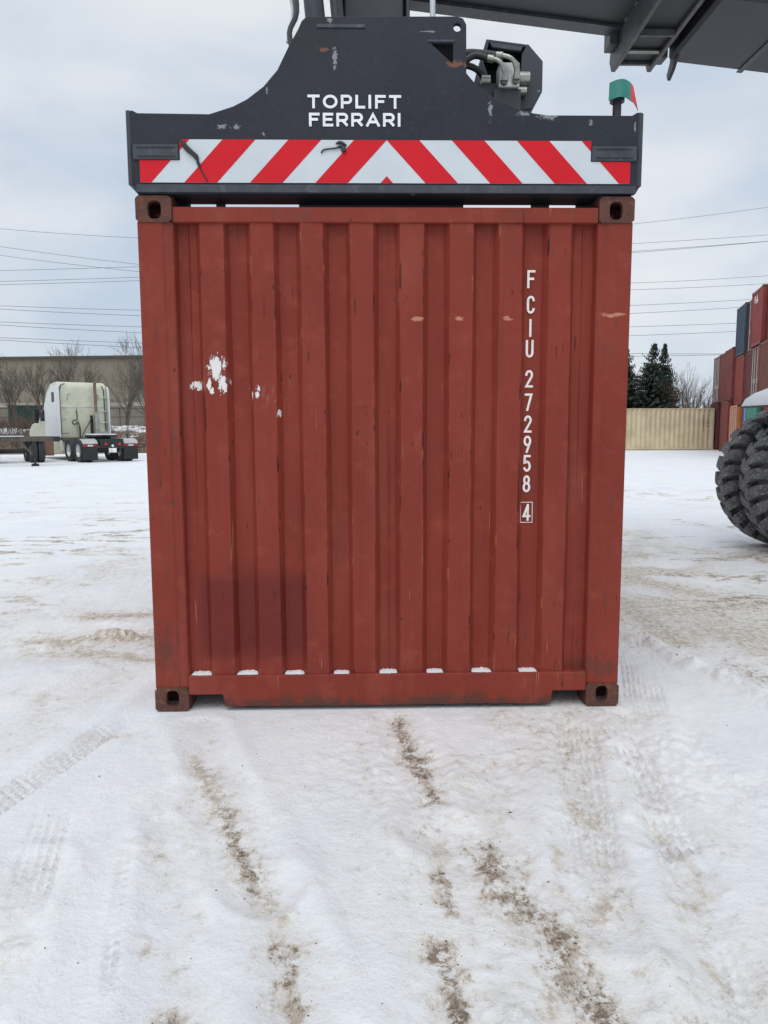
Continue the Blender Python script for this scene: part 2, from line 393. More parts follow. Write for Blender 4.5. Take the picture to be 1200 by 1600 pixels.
M['hose'] = simple('black_hose', (0.022, 0.023, 0.026), .5, 0, .2, 20)
M['zinc'] = simple('zinc_fitting', (0.34, 0.34, 0.31), .4, .8, .15, 25, (0.2, 0.19, 0.16), .5)
M['alu'] = simple('aluminium_block', (0.62, 0.62, 0.60), .4, .35, .12, 18, (0.25, 0.24, 0.22), .4)
M['rod'] = simple('pale_rod', (0.55, 0.58, 0.62), .3, .6, .1, 10)
M['green'] = simple('green_sheet', (0.02, 0.20, 0.155), .45, 0, .12, 14, (0.01, 0.08, 0.07), .3)
M['signred'] = simple('red_sheet', (0.68, 0.03, 0.06), .45, 0, .1, 14)
def snow_mat():
    m = Mat('clean_snow'); n = m.noise(6, 4, .6)
    c = m.mix(n, (0.74, 0.77, 0.80), (0.84, 0.85, 0.87))
    return m.out(c, .7, 0, m.bump(m.noise(30, 5, .6), .4, .01))
M['snow'] = snow_mat()
M['web_black'] = simple('near_black_web', (0.012, 0.013, 0.017), .55, 0, .4, 6)
M['bare'] = simple('worn_steel_edge', (0.075, 0.078, 0.085), .5, .1, .3, 8)

# ------------------------------------------------------------------ snowy yard
def _hash(ix, iy, seed):
    h = (ix.astype(np.int64) * 374761393 + iy.astype(np.int64) * 668265263 + seed * 1442695041) & 0x7fffffff
    h = ((h ^ (h >> 13)) * 1274126177) & 0x7fffffff
    return ((h ^ (h >> 16)) & 0xffff) / 65535.0
def vnoise(x, y, seed):
    ix = np.floor(x); iy = np.floor(y); fx = x - ix; fy = y - iy
    fx = fx * fx * fx * (fx * (fx * 6 - 15) + 10); fy = fy * fy * fy * (fy * (fy * 6 - 15) + 10)
    a = _hash(ix, iy, seed); b = _hash(ix + 1, iy, seed); c = _hash(ix, iy + 1, seed); d = _hash(ix + 1, iy + 1, seed)
    return (a * (1 - fx) + b * fx) * (1 - fy) + (c * (1 - fx) + d * fx) * fy
def fbm(x, y, f, octv, seed, gain=.5):
    s = np.zeros_like(x); a = 1.0; t = 0.0
    ca, sa = math.cos(.6), math.sin(.6)
    for o in range(octv):
        s += a * vnoise(x * f + 17.3 * o, y * f - 9.1 * o, seed + o); t += a; a *= gain; f *= 2.03
        x, y = x * ca - y * sa, x * sa + y * ca
    return s / t
def sstep(v, a, b):
    t = np.clip((v - a) / (b - a), 0, 1); return t * t * (3 - 2 * t)
def seg_d(x, y, x0, y0, x1, y1):
    dx, dy = x1 - x0, y1 - y0; l2 = dx * dx + dy * dy + 1e-9
    t = ((x - x0) * dx + (y - y0) * dy) / l2; tc_ = np.clip(t, 0, 1)
    side = ((x - x0) * -dy + (y - y0) * dx) / math.sqrt(l2)
    return np.hypot(x - x0 - tc_ * dx, y - y0 - tc_ * dy), t * math.sqrt(l2), side
DIRT = [(-0.88, -0.53, -0.67, -0.99, 0.059, 0.75, 0), (-0.67, -0.99, -0.48, -1.45, 0.046, 0.95, 1), (-0.47, -1.38, -0.46, -1.4, 0.03, 0.8, 1), (-0.48, -1.45, -0.4, -1.62, 0.045, 0.5, 0), (-0.36, -1.79, -0.26, -2.06, 0.059, 0.75, 1), (-0.31, -1.94, -0.26, -2.06, 0.046, 0.9, 0), (0.06, -0.07, 0.1, -0.63, 0.042, 1.0, 1), (0.11, -0.56, 0.17, -0.97, 0.06, 0.9, 1), (0.13, -0.97, 0.16, -1.16, 0.061, 0.55, 1), (-0.15, -0.42, -0.07, -1.01, 0.044, 0.45, 0), (0.13, -1.47, 0.15, -1.63, 0.051, 0.8, 1), (0.1, -1.78, 0.11, -1.99, 0.045, 1.0, 1), (0.1, -1.99, 0.12, -2.09, 0.055, 1.0, 1), (0.17, -1.95, 0.27, -2.1, 0.049, 0.4, 0), (0.3, -1.31, 0.34, -1.58, 0.089, 0.85, 1), (0.35, -1.54, 0.43, -1.81, 0.084, 0.85, 1), (0.43, -1.78, 0.44, -1.96, 0.071, 1.0, 1), (0.45, -1.93, 0.49, -2.1, 0.079, 1.0, 1), (0.43, -1.86, 0.34, -2.08, 0.043, 0.6, 0), (0.8, -0.48, 0.75, -0.71, 0.023, 0.8, 0), (0.73, -0.98, 0.76, -1.13, 0.055, 0.75, 0), (0.55, -1.34, 0.54, -1.45, 0.039, 0.7, 0), (0.49, -1.55, 0.55, -1.64, 0.052, 0.6, 0), (1.14, -0.53, 1.09, -0.89, 0.05, 0.4, 0), (0.97, -1.18, 0.98, -1.42, 0.04, 0.55, 0), (0.98, -1.42, 0.97, -1.6, 0.034, 0.6, 0), (0.72, -1.82, 0.74, -1.89, 0.032, 0.6, 0), (0.84, -1.82, 0.84, -1.94, 0.032, 0.7, 0), (-2.31, 2.02, -1.82, 2.08, 0.051, 1.0, 0), (-2.42, 1.35, -1.63, 1.4, 0.063, 0.95, 0), (-2.06, 1.11, -1.48, 0.88, 0.068, 0.75, 0), (-2.41, 0.79, -2.33, 1.34, 0.085, 0.5, 2), (-2.19, 0.33, -1.78, 0.22, 0.072, 0.4, 0), (-1.48, -0.3, -1.25, -0.35, 0.043, 0.5, 0), (-1.95, 0.27, -1.77, -0.06, 0.055, 0.5, 0), (-2.84, 3.61, -2.88, 4.32, 0.095, 0.5, 0), (-3.27, 2.77, -2.92, 2.89, 0.07, 0.45, 2), (-0.95, -1.21, -0.78, -1.44, 0.053, 0.4, 0), (-0.76, -1.72, -0.53, -1.97, 0.046, 0.4, 0), (-0.6, -1.99, -0.53, -2.06, 0.049, 0.75, 1), (-1.15, -1.79, -1.11, -1.77, 0.047, 0.45, 0), (2.67, 4.07, 3.83, 6.5, 0.093, 0.55, 0), (2.43, 3.39, 2.84, 2.53, 0.13, 0.8, 0), (2.04, 1.89, 3.27, 2.27, 0.207, 0.75, 0), (2.06, 2.32, 2.04, 1.19, 0.126, 0.8, 0), (2.37, 1.5, 2.5, 0.88, 0.115, 0.7, 0), (3.7, 5.1, 4.01, 4.76, 0.046, 0.7, 0), (2.17, 0.63, 2.18, 0.29, 0.075, 0.6, 1), (6.93, 14.26, 7.09, 13.12, 0.06, 0.55, 2), (4.06, 4.41, 4.54, 4.6, 0.058, 0.7, 1), (4.94, 7.13, 4.91, 5.29, 0.069, 0.4, 0), (-9.1, 18.29, -7.44, 19.01, 0.059, 0.5, 2), (-10.14, 16.6, -8.84, 17.22, 0.054, 0.4, 2), (-6.46, 10.56, -5.42, 11.11, 0.038, 0.3, 2), (-3.1, 5.18, -2.49, 4.3, 0.059, 0.5, 2)]
TRACKS = [((1.02, .3), (.56, -1.9), .20, 7), ((.80, 1.2), (.30, -1.5), .16, 5), ((1.85, 1.7), (1.25, -.4), .22, 8), ((1.05, -1.0), (.75, -2.4), .17, 5), ((-1.35, -.9), (-.98, -2.3), .15, 5),
          ((-.98, -1.2), (-.70, -2.3), .05, 2), ((-1.75, -1.6), (-1.15, .7), .15, 6), ((-3.05, .9), (-2.55, 2.9), .25, 6), ((1.25, .6), (.88, -2.2), .14, 4)]
LONG = [(-.95, -.2, -.45, -1.5, .13, .55), (-.45, -1.5, -.22, -2.2, .13, .5), (.05, -.05, .15, -1.2, .12, .45), (.15, -1.2, .10, -2.2, .14, .55), (.75, -.2, .28, -1.3, .16, .42), (.28, -1.3, .55, -2.2, .20, .6), (.95, -.05, .62, -1.7, .14, .5), (1.35, .2, .95, -1.2, .13, .38), (.97, -1.2, .78, -2.2, .12, .45), (-1.6, .6, -1.9, -.8, .22, .35), (-.85, -.9, -.55, -2.1, .14, .32), (-1.25, -1.4, -1.1, -2.2, .12, .35), (-2.6, 1.2, -1.4, 1.2, .40, .5), (-3.2, 3.0, -2.3, 4.2, .5, .35)]
def ground():
    xs = [0.0]; 
    while xs[-1] < 900: xs.append(xs[-1] + max(.0105, .017 * (xs[-1] - 1.35)))
    xs = np.array([-v for v in xs[:0:-1]] + xs)
    d = 1.55; ys = []
    while d < 1500:
        ys.append(d - 3.74); d += (max(.0115, .0058 * d) if d < 15 else .016 * d)
    yb = []; q = -2.2
    while q > -900: q -= max(.05, .12 * abs(q + 2.0)); yb.append(q)
    ys = np.array(yb[::-1] + ys); nx, ny = len(xs), len(ys)
    X, Y = np.meshgrid(xs, ys); x = X.ravel(); y = Y.ravel()
    wx = x + .07 * (fbm(x, y, 5, 3, 11) - .5) + .02 * (fbm(x, y, 22, 2, 31) - .5); wy = y + .12 * (fbm(x, y, 4, 3, 21) - .5)
    dist = np.hypot(x + .1, y + 3.74); near = 1 - sstep(dist, 14, 30)
    tan = np.zeros_like(x); brn = np.zeros_like(x)
    for x0, y0, x1, y1, hw, s, t in DIRT:
        if y0 > .5: hw = min(hw * 2.3, .26)
        dd, _, _ = seg_d(wx, wy, x0, y0, x1, y1); v = s * .95 * np.exp(-(dd / (hw * 1.05)) ** 2); v2 = s * np.exp(-(dd / (hw * 2.1)) ** 2)
        if t == 1: brn = np.maximum(brn, v); tan = np.maximum(tan, v2 * .62)
        elif t == 0: tan = np.maximum(tan, np.maximum(v, v2 * .6)); brn = np.maximum(brn, v * .38)
        else: tan = np.maximum(tan, v * .55); brn = np.maximum(brn, v * .45)
    # traffic grime: a broad worn lane to the right of the box, faint everywhere
    lane = np.exp(-((x - 2.6 - .12 * (y - 2)) / 1.0) ** 2) * sstep(y, .2, 1.3) * (1 - sstep(y, 5, 11))
    for x0, y0, x1, y1, hw, s in LONG:
        dd, _, _ = seg_d(wx, wy, x0, y0, x1, y1); tan = np.maximum(tan, s * np.exp(-(dd / hw) ** 2) * (.4 + .9 * fbm(x, y, 3, 3, 61)))
    tan = np.maximum(tan, .72 * lane * sstep(fbm(x, y, 2.2, 4, 71), .32, .62))
    wide = sstep(fbm(x, y * .8, 1.1, 5, 41), .44, .66) * (.20 + .26 * sstep(x, -.4, .6) + .2 * sstep(y, .2, 1.2))
    wide = wide * (1 - .88 * sstep(dist, 5.5, 9.5)); tan = np.maximum(tan, wide)
    ln = 1 - np.abs(2 * fbm(x * .45 + .5 * fbm(x, y, .6, 2, 19), y * 1.5, 1.0, 5, 53, .62) - 1)
    ln = sstep(ln, .90, .985) * sstep(fbm(x, y, .5, 3, 57), .40, .62) * sstep(dist, 4.5, 7) * (1 - .8 * sstep(dist, 16, 26))
    brn = np.maximum(brn, .85 * ln); tan = np.maximum(tan, .62 * ln)
    sc_ = sstep(fbm(x * .8, y * 1.6, 3.2, 4, 59, .6), .54, .70) * sstep(fbm(x, y, .45, 3, 63), .42, .58) * sstep(dist, 4.5, 7) * (1 - sstep(dist, 13, 20))
    tan = np.maximum(tan, .66 * sc_); brn = np.maximum(brn, .40 * sc_)
    tan = np.maximum(tan, .75 * np.exp(-(((x + 2.05) / .55) ** 2 + ((y - 1.25) / .38) ** 2)) * sstep(fbm(x * .7, y * 2, 2.4, 3, 66), .36, .6))
    far = sstep(fbm(x * .25, y * 1.2, .8, 5, 51), .60, .78) * sstep(y, 4, 9) * (1 - sstep(y, 17, 26))
    tan = np.maximum(tan, far * .16)
    # relief
    h = .030 * (fbm(x, y, .55, 3, 1) - .5) + .016 * (fbm(x, y, 2.6, 3, 2) - .5) + .008 * (fbm(x, y, 9, 3, 3) - .5)
    rg = np.clip(tan + brn, 0, 1)
    crumb = 1 - np.abs(2 * fbm(x, y, 16, 4, 4, .6) - 1)
    rough_zone = np.clip(rg * 1.3 + (.28 + .4 * sstep(x, -.5, .6)) * sstep(fbm(x, y, 1.6, 3, 8), .42, .64), 0, 1)
    h += rough_zone * (.026 * (crumb - .78) + .030 * (fbm(x, y, 26, 3, 5) - .5)) * near
    # lumpy wind-packed slabs left of the box
    slab = np.exp(-(((x + 2.0) / .75) ** 2 + ((y - 1.45) / .65) ** 2))
    h += slab * .095 * (np.abs(fbm(x * .8, y * 2.6, 2.6, 3, 9) - .5) * 2.4 - .35)
    # snow ridge pushed up on the right
    rp = [(1.70, 1.3), (1.83, 1.04), (1.89, .64), (1.98, .40), (2.10, -.05), (2.25, -.5)]
    for (a, b), (c_, d_) in zip(rp, rp[1:]):
        dd, _, sd = seg_d(wx, wy, a, b, c_, d_); h = np.maximum(h, h * .6 + (.045 * np.exp(-(dd / .075) ** 2)) * (.5 + fbm(x, y, 14, 3, 6)))
    # tyre tracks with rib and block imprint
    for (a, b), (c_, d_), wd, ribs in TRACKS:
        dd, al, sd = seg_d(x + .015 * (fbm(x, y, 3, 2, 14) - .5), y, a, b, c_, d_)
        L_ = math.hypot(c_ - a, d_ - b)
        ins = sstep(wd / 2 - np.abs(sd), -.006, .012) * sstep(al, -.1, .5) * (1 - sstep(al, L_ - .6, L_ + .1))
        q = (sd / wd + .5) * ribs; fr = np.abs(q - np.floor(q) - .5) * 2
        blk = .5 + .5 * np.sin((al + .5 * sd * np.where(np.floor(q) % 2 > 0, 1, -1)) * 2 * math.pi / .045)
        pat = sstep(fr, .55, .9) * 1.0 + .45 * (blk > .72)
        fade = .12 + .88 * sstep(fbm(x, y, 2.4, 3, 77), .40, .66)
        h += ins * fade * (-.016 + .016 * np.clip(pat, 0, 1)); tan = np.maximum(tan, ins * fade * .20)
    for x0, y0, x1, y1, hw, s in LONG:
        dd, al, sd = seg_d(wx, wy, x0, y0, x1, y1); k = .5 + fbm(x, y, 4, 3, 88)
        h += near * k * (-.014 * np.exp(-(dd / (hw * .8)) ** 2) + .010 * np.exp(-((dd - hw * 1.25) / (hw * .35)) ** 2))
    h = h * (near * .75 + .25)
    h += .35 * (fbm(x, y, .03, 3, 12) - .5) * sstep(dist, 20, 80)
    # flat where things stand on it
    def flat(x0, x1, y0, y1, m_, z):
        nonlocal h
        k = sstep(x, x0 - m_, x0) * (1 - sstep(x, x1, x1 + m_)) * sstep(y, y0 - m_, y0) * (1 - sstep(y, y1, y1 + m_)); h = h * (1 - k) + z * k
    h -= .006
    flat(-1.22, 1.22, -.01, 6.1, .10, -.004); flat(4.2, 6.2, .3, 5.7, .35, -.002)
    for a in ((-24, -8, 20, 36), (12, 40, 26, 52)): flat(*a, 4.0, -.004)
    me = bpy.data.meshes.new('ground')
    me.vertices.add(nx * ny); co = np.stack([x, y, h], 1).astype(np.float32); me.vertices.foreach_set('co', co.ravel())
    i = (np.arange(ny - 1)[:, None] * nx + np.arange(nx - 1)[None, :]).ravel()
    q = np.stack([i, i + 1, i + 1 + nx, i + nx], 1).astype(np.int32)
    me.loops.add(q.size); me.loops.foreach_set('vertex_index', q.ravel())
    me.polygons.add(len(q)); me.polygons.foreach_set('loop_start', np.arange(0, q.size, 4, dtype=np.int32))
    me.polygons.foreach_set('use_smooth', np.ones(len(q), dtype=bool)); me.update(calc_edges=True)
    for nm, arr in (('tan', tan), ('brown', brn)):
        at = me.attributes.new(nm, 'FLOAT', 'POINT'); at.data.foreach_set('value', arr.astype(np.float32))
    return me, (x, y, h, brn, tan)
def ground_mat():
    m = Mat('packed_snow')
    def attr(nm):
        a = m.n('ShaderNodeAttribute', attribute_name=nm); return a.outputs['Fac']
    tan, brn = attr('tan'), attr('brown')
    n1 = m.noise(1.1, 4, .5); n2 = m.noise(7, 5, .6); n3 = m.noise(42, 6, .68); n4 = m.noise(120, 5, .7, loc=(3, 3, 0)); nl = m.noise(15, 6, .7, loc=(7, 1, 0)); ns = m.noise(24, 6, .72, stretch=(1.6, .75, 1), loc=(1, 9, 0))
    c = m.mix(m.step(n1, .32, .68), (0.81, 0.832, 0.865), (0.885, 0.895, 0.91))
    c = m.mix(m.mul(m.step(n2, .4, .7), .5), c, (0.92, 0.925, 0.93))
    c = m.mix(m.mul(m.step(n3, .55, .70), .20), c, (0.56, 0.585, 0.62))
    gs = m.mul(m.step(m.noise(6, 6, .72, stretch=(1, .6, 1), loc=(4, 2, 0)), .50, .70), m.step(n1, .35, .6))
    c = m.mix(m.mul(gs, .30), c, (0.58, 0.59, 0.605))  # gritty grey at two scales, painted in where the relief shades too weakly
    nb1 = m.math('SUBTRACT', nl, .5); nb2 = m.math('SUBTRACT', ns, .5); nb3 = m.math('SUBTRACT', n3, .5)
    # stained snow, then dirt showing through in broken crumbs
    st = m.step(m.add(tan, m.mul(nb1, 1.0)), .10, .80)
    c = m.mix(m.mul(st, .70), c, m.mix(m.step(n2, .35, .65), (0.68, 0.605, 0.485), (0.60, 0.55, 0.475)))
    mid = m.step(m.add(m.mul(tan, .55), m.add(m.mul(nb1, .9), m.mul(nb2, 1.0))), .24, .52)
    c = m.mix(m.mul(mid, .62), c, m.mix(m.step(n4, .35, .65), (0.37, 0.295, 0.20), (0.53, 0.46, 0.355)))
    cr = m.step(m.add(m.mul(tan, .36), m.add(m.mul(nb2, 1.1), m.add(m.mul(nb3, .8), m.mul(m.math('SUBTRACT', n4, .5), .7)))), .34, .45)
    c = m.mix(m.mul(cr, .65), c, m.mix(m.step(n4, .4, .6), (0.23, 0.175, 0.12), (0.38, 0.315, 0.23)))
    bst = m.step(m.add(m.mul(brn, .85), m.add(m.mul(nb1, 1.0), m.add(m.mul(nb2, .8), m.mul(nb3, .8)))), .36, .68)
    c = m.mix(m.mul(bst, .62), c, m.mix(m.step(n2, .4, .6), (0.34, 0.26, 0.19), (0.46, 0.385, 0.30)))
    dk = m.step(m.add(m.mul(brn, .50), m.add(m.mul(nb1, .8), m.add(m.mul(nb3, .8), m.add(m.mul(nb2, .9), m.mul(m.math('SUBTRACT', n4, .5), .9))))), .40, .50)
    c = m.mix(m.mul(dk, .76), c, m.mix(m.step(n4, .38, .62), (0.055, 0.04, 0.03), (0.23, 0.165, 0.105)))
    wh = m.mul(m.step(m.noise(24, 6, .7, loc=(5, 5, 0)), .52, .60), m.step(tan, .1, .4))
    c = m.mix(m.mul(wh, .78), c, (0.84, 0.835, 0.82))
    # sparse grit flecks everywhere
    fl = m.mul(m.step(m.noise(75, 3, .6, stretch=(1, .8, 1), loc=(9, 9, 0)), .715, .75), m.step(m.noise(2.5, 3, loc=(2, 6, 0)), .48, .62))
    c = m.mix(m.mul(fl, .6), c, (0.20, 0.18, 0.16))
    nb = m.bump(m.noise(12, 7, .75, stretch=(1, .7, 1), loc=(6, 4, 0)), .4, .02); nb = m.bump(n2, .35, .02, nb); nb = m.bump(n3, .65, .012, nb); nb = m.bump(n4, .5, .005, nb)
    return m.out(c, .72, 0, nb)
M['ground'] = ground_mat()
gme, gdat = ground(); gme.materials.append(M['ground'])
tag(link('ground', gme), kind='structure')
def gravel():
    x, y, h, brn, tan = gdat; rng = np.random.default_rng(4)
    ok = (np.hypot(x, y + 3.74) < 9) & (y > -2.3) & (np.abs(x) < 4) & ~((np.abs(x) < 1.3) & (y > -.03) & (y < 6.2))
    area_w = np.clip(.010 + .35 * brn ** 1.5 + .05 * tan, 0, 1) * ok
    idx = rng.choice(len(x), 420, p=area_w / area_w.sum())
    m = MB()
    for k in idx:
        r = rng.choice([.0018, .0026, .004, .006], p=[.55, .32, .11, .02]) * rng.uniform(.8, 1.3)
        cx, cy, cz = x[k] + rng.uniform(-.01, .01), y[k] + rng.uniform(-.01, .01), h[k] + r * .25
        a = rng.uniform(0, 6.28); sx, sy, sz = r * rng.uniform(.8, 1.5), r * rng.uniform(.7, 1.1), r * rng.uniform(.5, .8)
        vs = []
        for px, py, pz in ((1, 0, 0), (0, 1, 0), (-1, 0, 0), (0, -1, 0), (0, 0, 1), (0, 0, -1), (.6, .6, .5), (-.6, .5, .5)):
            px *= sx * rng.uniform(.8, 1.2); py *= sy * rng.uniform(.8, 1.2); pz *= sz
            vs.append((cx + px * math.cos(a) - py * math.sin(a), cy + px * math.sin(a) + py * math.cos(a), cz + pz))
        m.raw(vs, [(0, 6, 4), (0, 1, 6), (1, 4, 6), (1, 7, 4), (1, 2, 7), (2, 4, 7), (2, 3, 4), (3, 0, 4), (1, 0, 5), (2, 1, 5), (3, 2, 5), (0, 3, 5)])
    o = m.build('grit', simple('grit_stone', (0.085, 0.072, 0.06), .85, 0, .4, 60))
    tag(o, 'dark grit and small stones scattered on the packed snow', 'grit', kind='stuff')
gravel()

# ------------------------------------------------------------------ the red container held by the top lift
mc = thing('shipping_container', 'brick red shipping container standing in the middle, white vertical number on its end', 'shipping container')
PITCH, RW, SL, REC = .2457, .0565, .024, .042
RC = [(-3.5 + k) * PITCH for k in range(8)]
def end_panel(y_face, y_rec, name):
    prof = [(-1.06, y_rec)]
    for c in RC: prof += [(c - RW - SL, y_rec), (c - RW, y_face), (c + RW, y_face), (c + RW + SL, y_rec)]
    prof.append((1.06, y_rec))
    m = MB(); zs = [.16, 2.49]; rng = random.Random(3)
    zs = [.16 + (2.49 - .16) * i / 40 for i in range(41)]
    n = len(prof); vs = []
    for z in zs:
        for j, (x, y) in enumerate(prof):
            dent = .0035 * math.sin(z * 2.1 + x * 3) + .0025 * math.sin(z * 5.3 - x * 7 + 1) + .002 * math.sin(z * 11 + x * 23)
            vs.append((x + .0022 * math.sin(z * 3.7 + j * 1.9), y + dent, z))
    fs = [(i * n + j, i * n + j + 1, (i + 1) * n + j + 1, (i + 1) * n + j) for i in range(40) for j in range(n - 1)]
    o = m.raw(vs, fs).build(name, M['red'], mc)
    return o
end_panel(.014, .014 + REC, 'end_panel'); end_panel(6.044, 6.044 - REC, 'end_panel')
for sx_ in (-.985, .003, .982):
    MB().box(sx_, sx_ + .0045, .0525, .060, .19, 2.468).build('weld_seam', M['red'], mc)
def side_panel(x):
    m = MB(); prof = []; y = .16; s = -1 if x > 0 else 1
    while y < 5.86:
        prof += [(y, x), (y + .07, x), (y + .138, x + s * .036), (y + .208, x + s * .036)]; y += .276
    vs = [(p[1], p[0], z) for z in (.16, 2.50) for p in prof]; n = len(prof)
    m.raw(vs, [(j, j + 1, n + j + 1, n + j) for j in range(n - 1)]).build('side_panel', M['red'], mc)
side_panel(-1.205); side_panel(1.205)
for sx in (-1, 1):
    for y0, y1, f in ((0, .16, 1), (5.898, 6.058, -1)):
        # formed corner post: outer face, shallow inner step
        a, b, c = 1.215, 1.098, 1.045
        m = MB(); yo = (lambda d: y0 + d if f > 0 else y1 - d)
        poly = [(sx * a, yo(.004)), (sx * b, yo(.004)), (sx * (b - .012), yo(.010)), (sx * c, yo(.012)), (sx * (c - .012), yo(.07)), (sx * (c + .01), yo(.07)), (sx * b, yo(.12)), (sx * a, yo(.12))]
        m.prism(poly, .118, 2.473, 'z').build('corner_post', M['red'], mc, bevel=.005)
hole_t = MB()
def casting(sx, y0, f, z0, hz):
    x0, x1 = sorted((sx * 1.219, sx * 1.045)); yf = y0 - .002 * f
    outl = [(x0, z0), (x1, z0), (x1, z0 + .124), (x0, z0 + .124)]
    ch = .014
    outl = [(x0 + ch, z0), (x1 - ch, z0), (x1, z0 + ch), (x1, z0 + .124 - ch), (x1 - ch, z0 + .124), (x0 + ch, z0 + .124), (x0, z0 + .124 - ch), (x0, z0 + ch)]
    cx = sx * 1.128
    m = plate(outl, [ell(cx, hz, .033, .043, 24, 1)], yf, yf + .034 * f)
    m.box(x0, x1, min(yf + .15 * f, yf + .165 * f), max(yf + .15 * f, yf + .165 * f), z0, z0 + .124)
    a, b = sorted((yf + .034 * f, yf + .15 * f))
    m.box(x0, x0 + .022, a, b, z0, z0 + .124).box(x1 - .022, x1, a, b, z0, z0 + .124).box(x0 + .022, x1 - .022, a, b, z0 + .104, z0 + .124)
    if z0 > 1: m.box(x0 + .022, x1 - .022, a, b, z0, z0 + .02)
    m.build('corner_casting', M['casting'], mc)
for sx in (-1, 1):
    casting(sx, 0, 1, 0, .068); casting(sx, 0, 1, 2.467, 2.525); casting(sx, 6.058, -1, 0, .068); casting(sx, 6.058, -1, 2.467, 2.525)
for yy in (.004, 5.964):
    MB().box(-1.044, 1.044, yy, yy + .09, 2.468, 2.541).build('top_rail', M['red'], mc, bevel=.004)
    # bottom sill with the two fork-side notches beside the castings
    m = MB().prism([(-1.044, .087), (-.866, .087), (-.858, .022), (-.1, .018), (.4, .021), (.858, .016), (.866, .087), (1.044, .087), (1.044, .188), (-1.044, .188)], yy - .006 if yy < 1 else yy + .02, yy + .085)
    m.build('bottom_sill', M['red'], mc, bevel=.004)
for sx in (-1, 1):
    MB().box(min(sx * 1.15, sx * 1.21), max(sx * 1.15, sx * 1.21), .17, 5.89, 2.49, 2.545).build('side_rail', M['red'], mc)
    MB().box(min(sx * 1.15, sx * 1.21), max(sx * 1.15, sx * 1.21), .17, 5.89, .03, .17).build('side_rail', M['red'], mc)
MB().box(-1.149, 1.149, .095, 5.962, 2.515, 2.532).build('roof_panel', M['red'], mc)
MB().box(-1.149, 1.149, .092, 5.96, .10, .15).build('floor_panel', M['dark_hole'], mc)
# vertical number
yl = .014 + REC - .0075
SH = .088
for ch, px, pz in (('F', .727, 2.208), ('C', .727, 2.083), ('I', .727, 1.968), ('U', .724, 1.865), ('2', .724, 1.715), ('7', .722, 1.597), ('2', .720, 1.486), ('9', .719, 1.383), ('5', .719, 1.284), ('8', .718, 1.179)):
    wd = .040
    m = MB(); text_char(m, ch, .722 - wd / 2 + (px - .722) * .6, pz - SH / 2, wd, SH, .0115, yl); m.build('number_character', M['cream_letter'], mc)
m = MB(); text_char(m, '4', .722 - .021, 1.032 - .046, .042, .088, .0115, yl); m.build('number_character', M['cream_letter'], mc)
m = MB()
bx0, bx1, bz0, bz1 = .690, .752, .978, 1.083
stroke(m, [(bx0, bz0), (bx1, bz0), (bx1, bz1), (bx0, bz1), (bx0, bz0)], .0035, yl)
m.build('number_frame', M['cream_letter'], mc)
# snow caught on the ledge at the foot of each recess
ordn = ['leftmost', 'second from left', 'third from left', 'fourth from left', 'fifth from left', 'sixth from left', 'seventh from left', 'eighth from left']
for k in range(8):
    c = -4 * PITCH + k * PITCH; rng = random.Random(k + 5); hw = [.052, .055, .051, .040, .046, .043, .052, .047][k]; hs = [.55, .75, .62, .42, .6, .45, .66, .5][k]
    m = MB(); n = 14; rows = []
    for i in range(n + 1):
        t = i / n; e = math.sin(math.pi * t) ** .35 if 0 < t < 1 else 0
        hh = .72 * hs * (.003 + .016 * e + rng.uniform(-.006, .006) * e); x = c - hw + 2 * hw * t + (.006 if k == 0 else 0)
        rows.append([(x, .010 - .008 * e + rng.uniform(0, .006), .1885), (x, .008 - .008 * e, .1885 + hh * .55), (x, .014, .1885 + hh), (x, .058, .1885 + hh * 1.15)])
    vs = [p for r in rows for p in r]
    o = m.raw(vs, [(i * 4 + j, i * 4 + j + 1, (i + 1) * 4 + j + 1, (i + 1) * 4 + j) for i in range(n) for j in range(3)]).build('snow_strip', M['snow'], smooth=True)
    tag(o, f'small white snow strip on the red container sill, {ordn[k]} of eight', 'snow', 'snow strips along the red container sill')

# ------------------------------------------------------------------ the spreader with the lettered end plate
sp = thing('top_lift_spreader', 'dark grey lifting spreader with TOPLIFT FERRARI plate gripping the red container', 'spreader', (0, 0, 0))
OUT = [(-1.205, 2.597), (-1.222, 2.635), (-1.231, 2.972), (-1.215, 2.979), (-1.190, 2.966), (-.848, 2.963), (-.735, 2.998), (-.667, 3.031), (-.587, 3.089), (-.519, 3.164), (-.463, 3.271), (-.416, 3.349), (-.400, 3.383), (-.378, 3.402),
       (.338, 3.409), (.365, 3.400), (.381, 3.373), (.383, 3.155), (.441, 3.092), (.518, 3.043), (.62, 3.000), (.712, 2.974), (.782, 2.966), (1.190, 2.966), (1.212, 2.980), (1.238, 2.981), (1.236, 2.635), (1.218, 2.602)]
plate(OUT, [ell(.338, 3.360, .019, .019, 16), [(.213, 3.288), (.318, 3.288), (.318, 3.197)]], -.008, .022).build('end_plate', M['splate'], sp, bevel=.0025)
MB().box(-1.205, 1.215, .022, .195, 2.606, 2.63).build('bottom_flange', M['steel'], sp)
MB().box(-1.19, 1.19, .022, .19, 2.70, 2.955).box(-1.17, 1.17, .022, .04, 2.63, 2.70).build('cross_beam', M['steel'], sp)
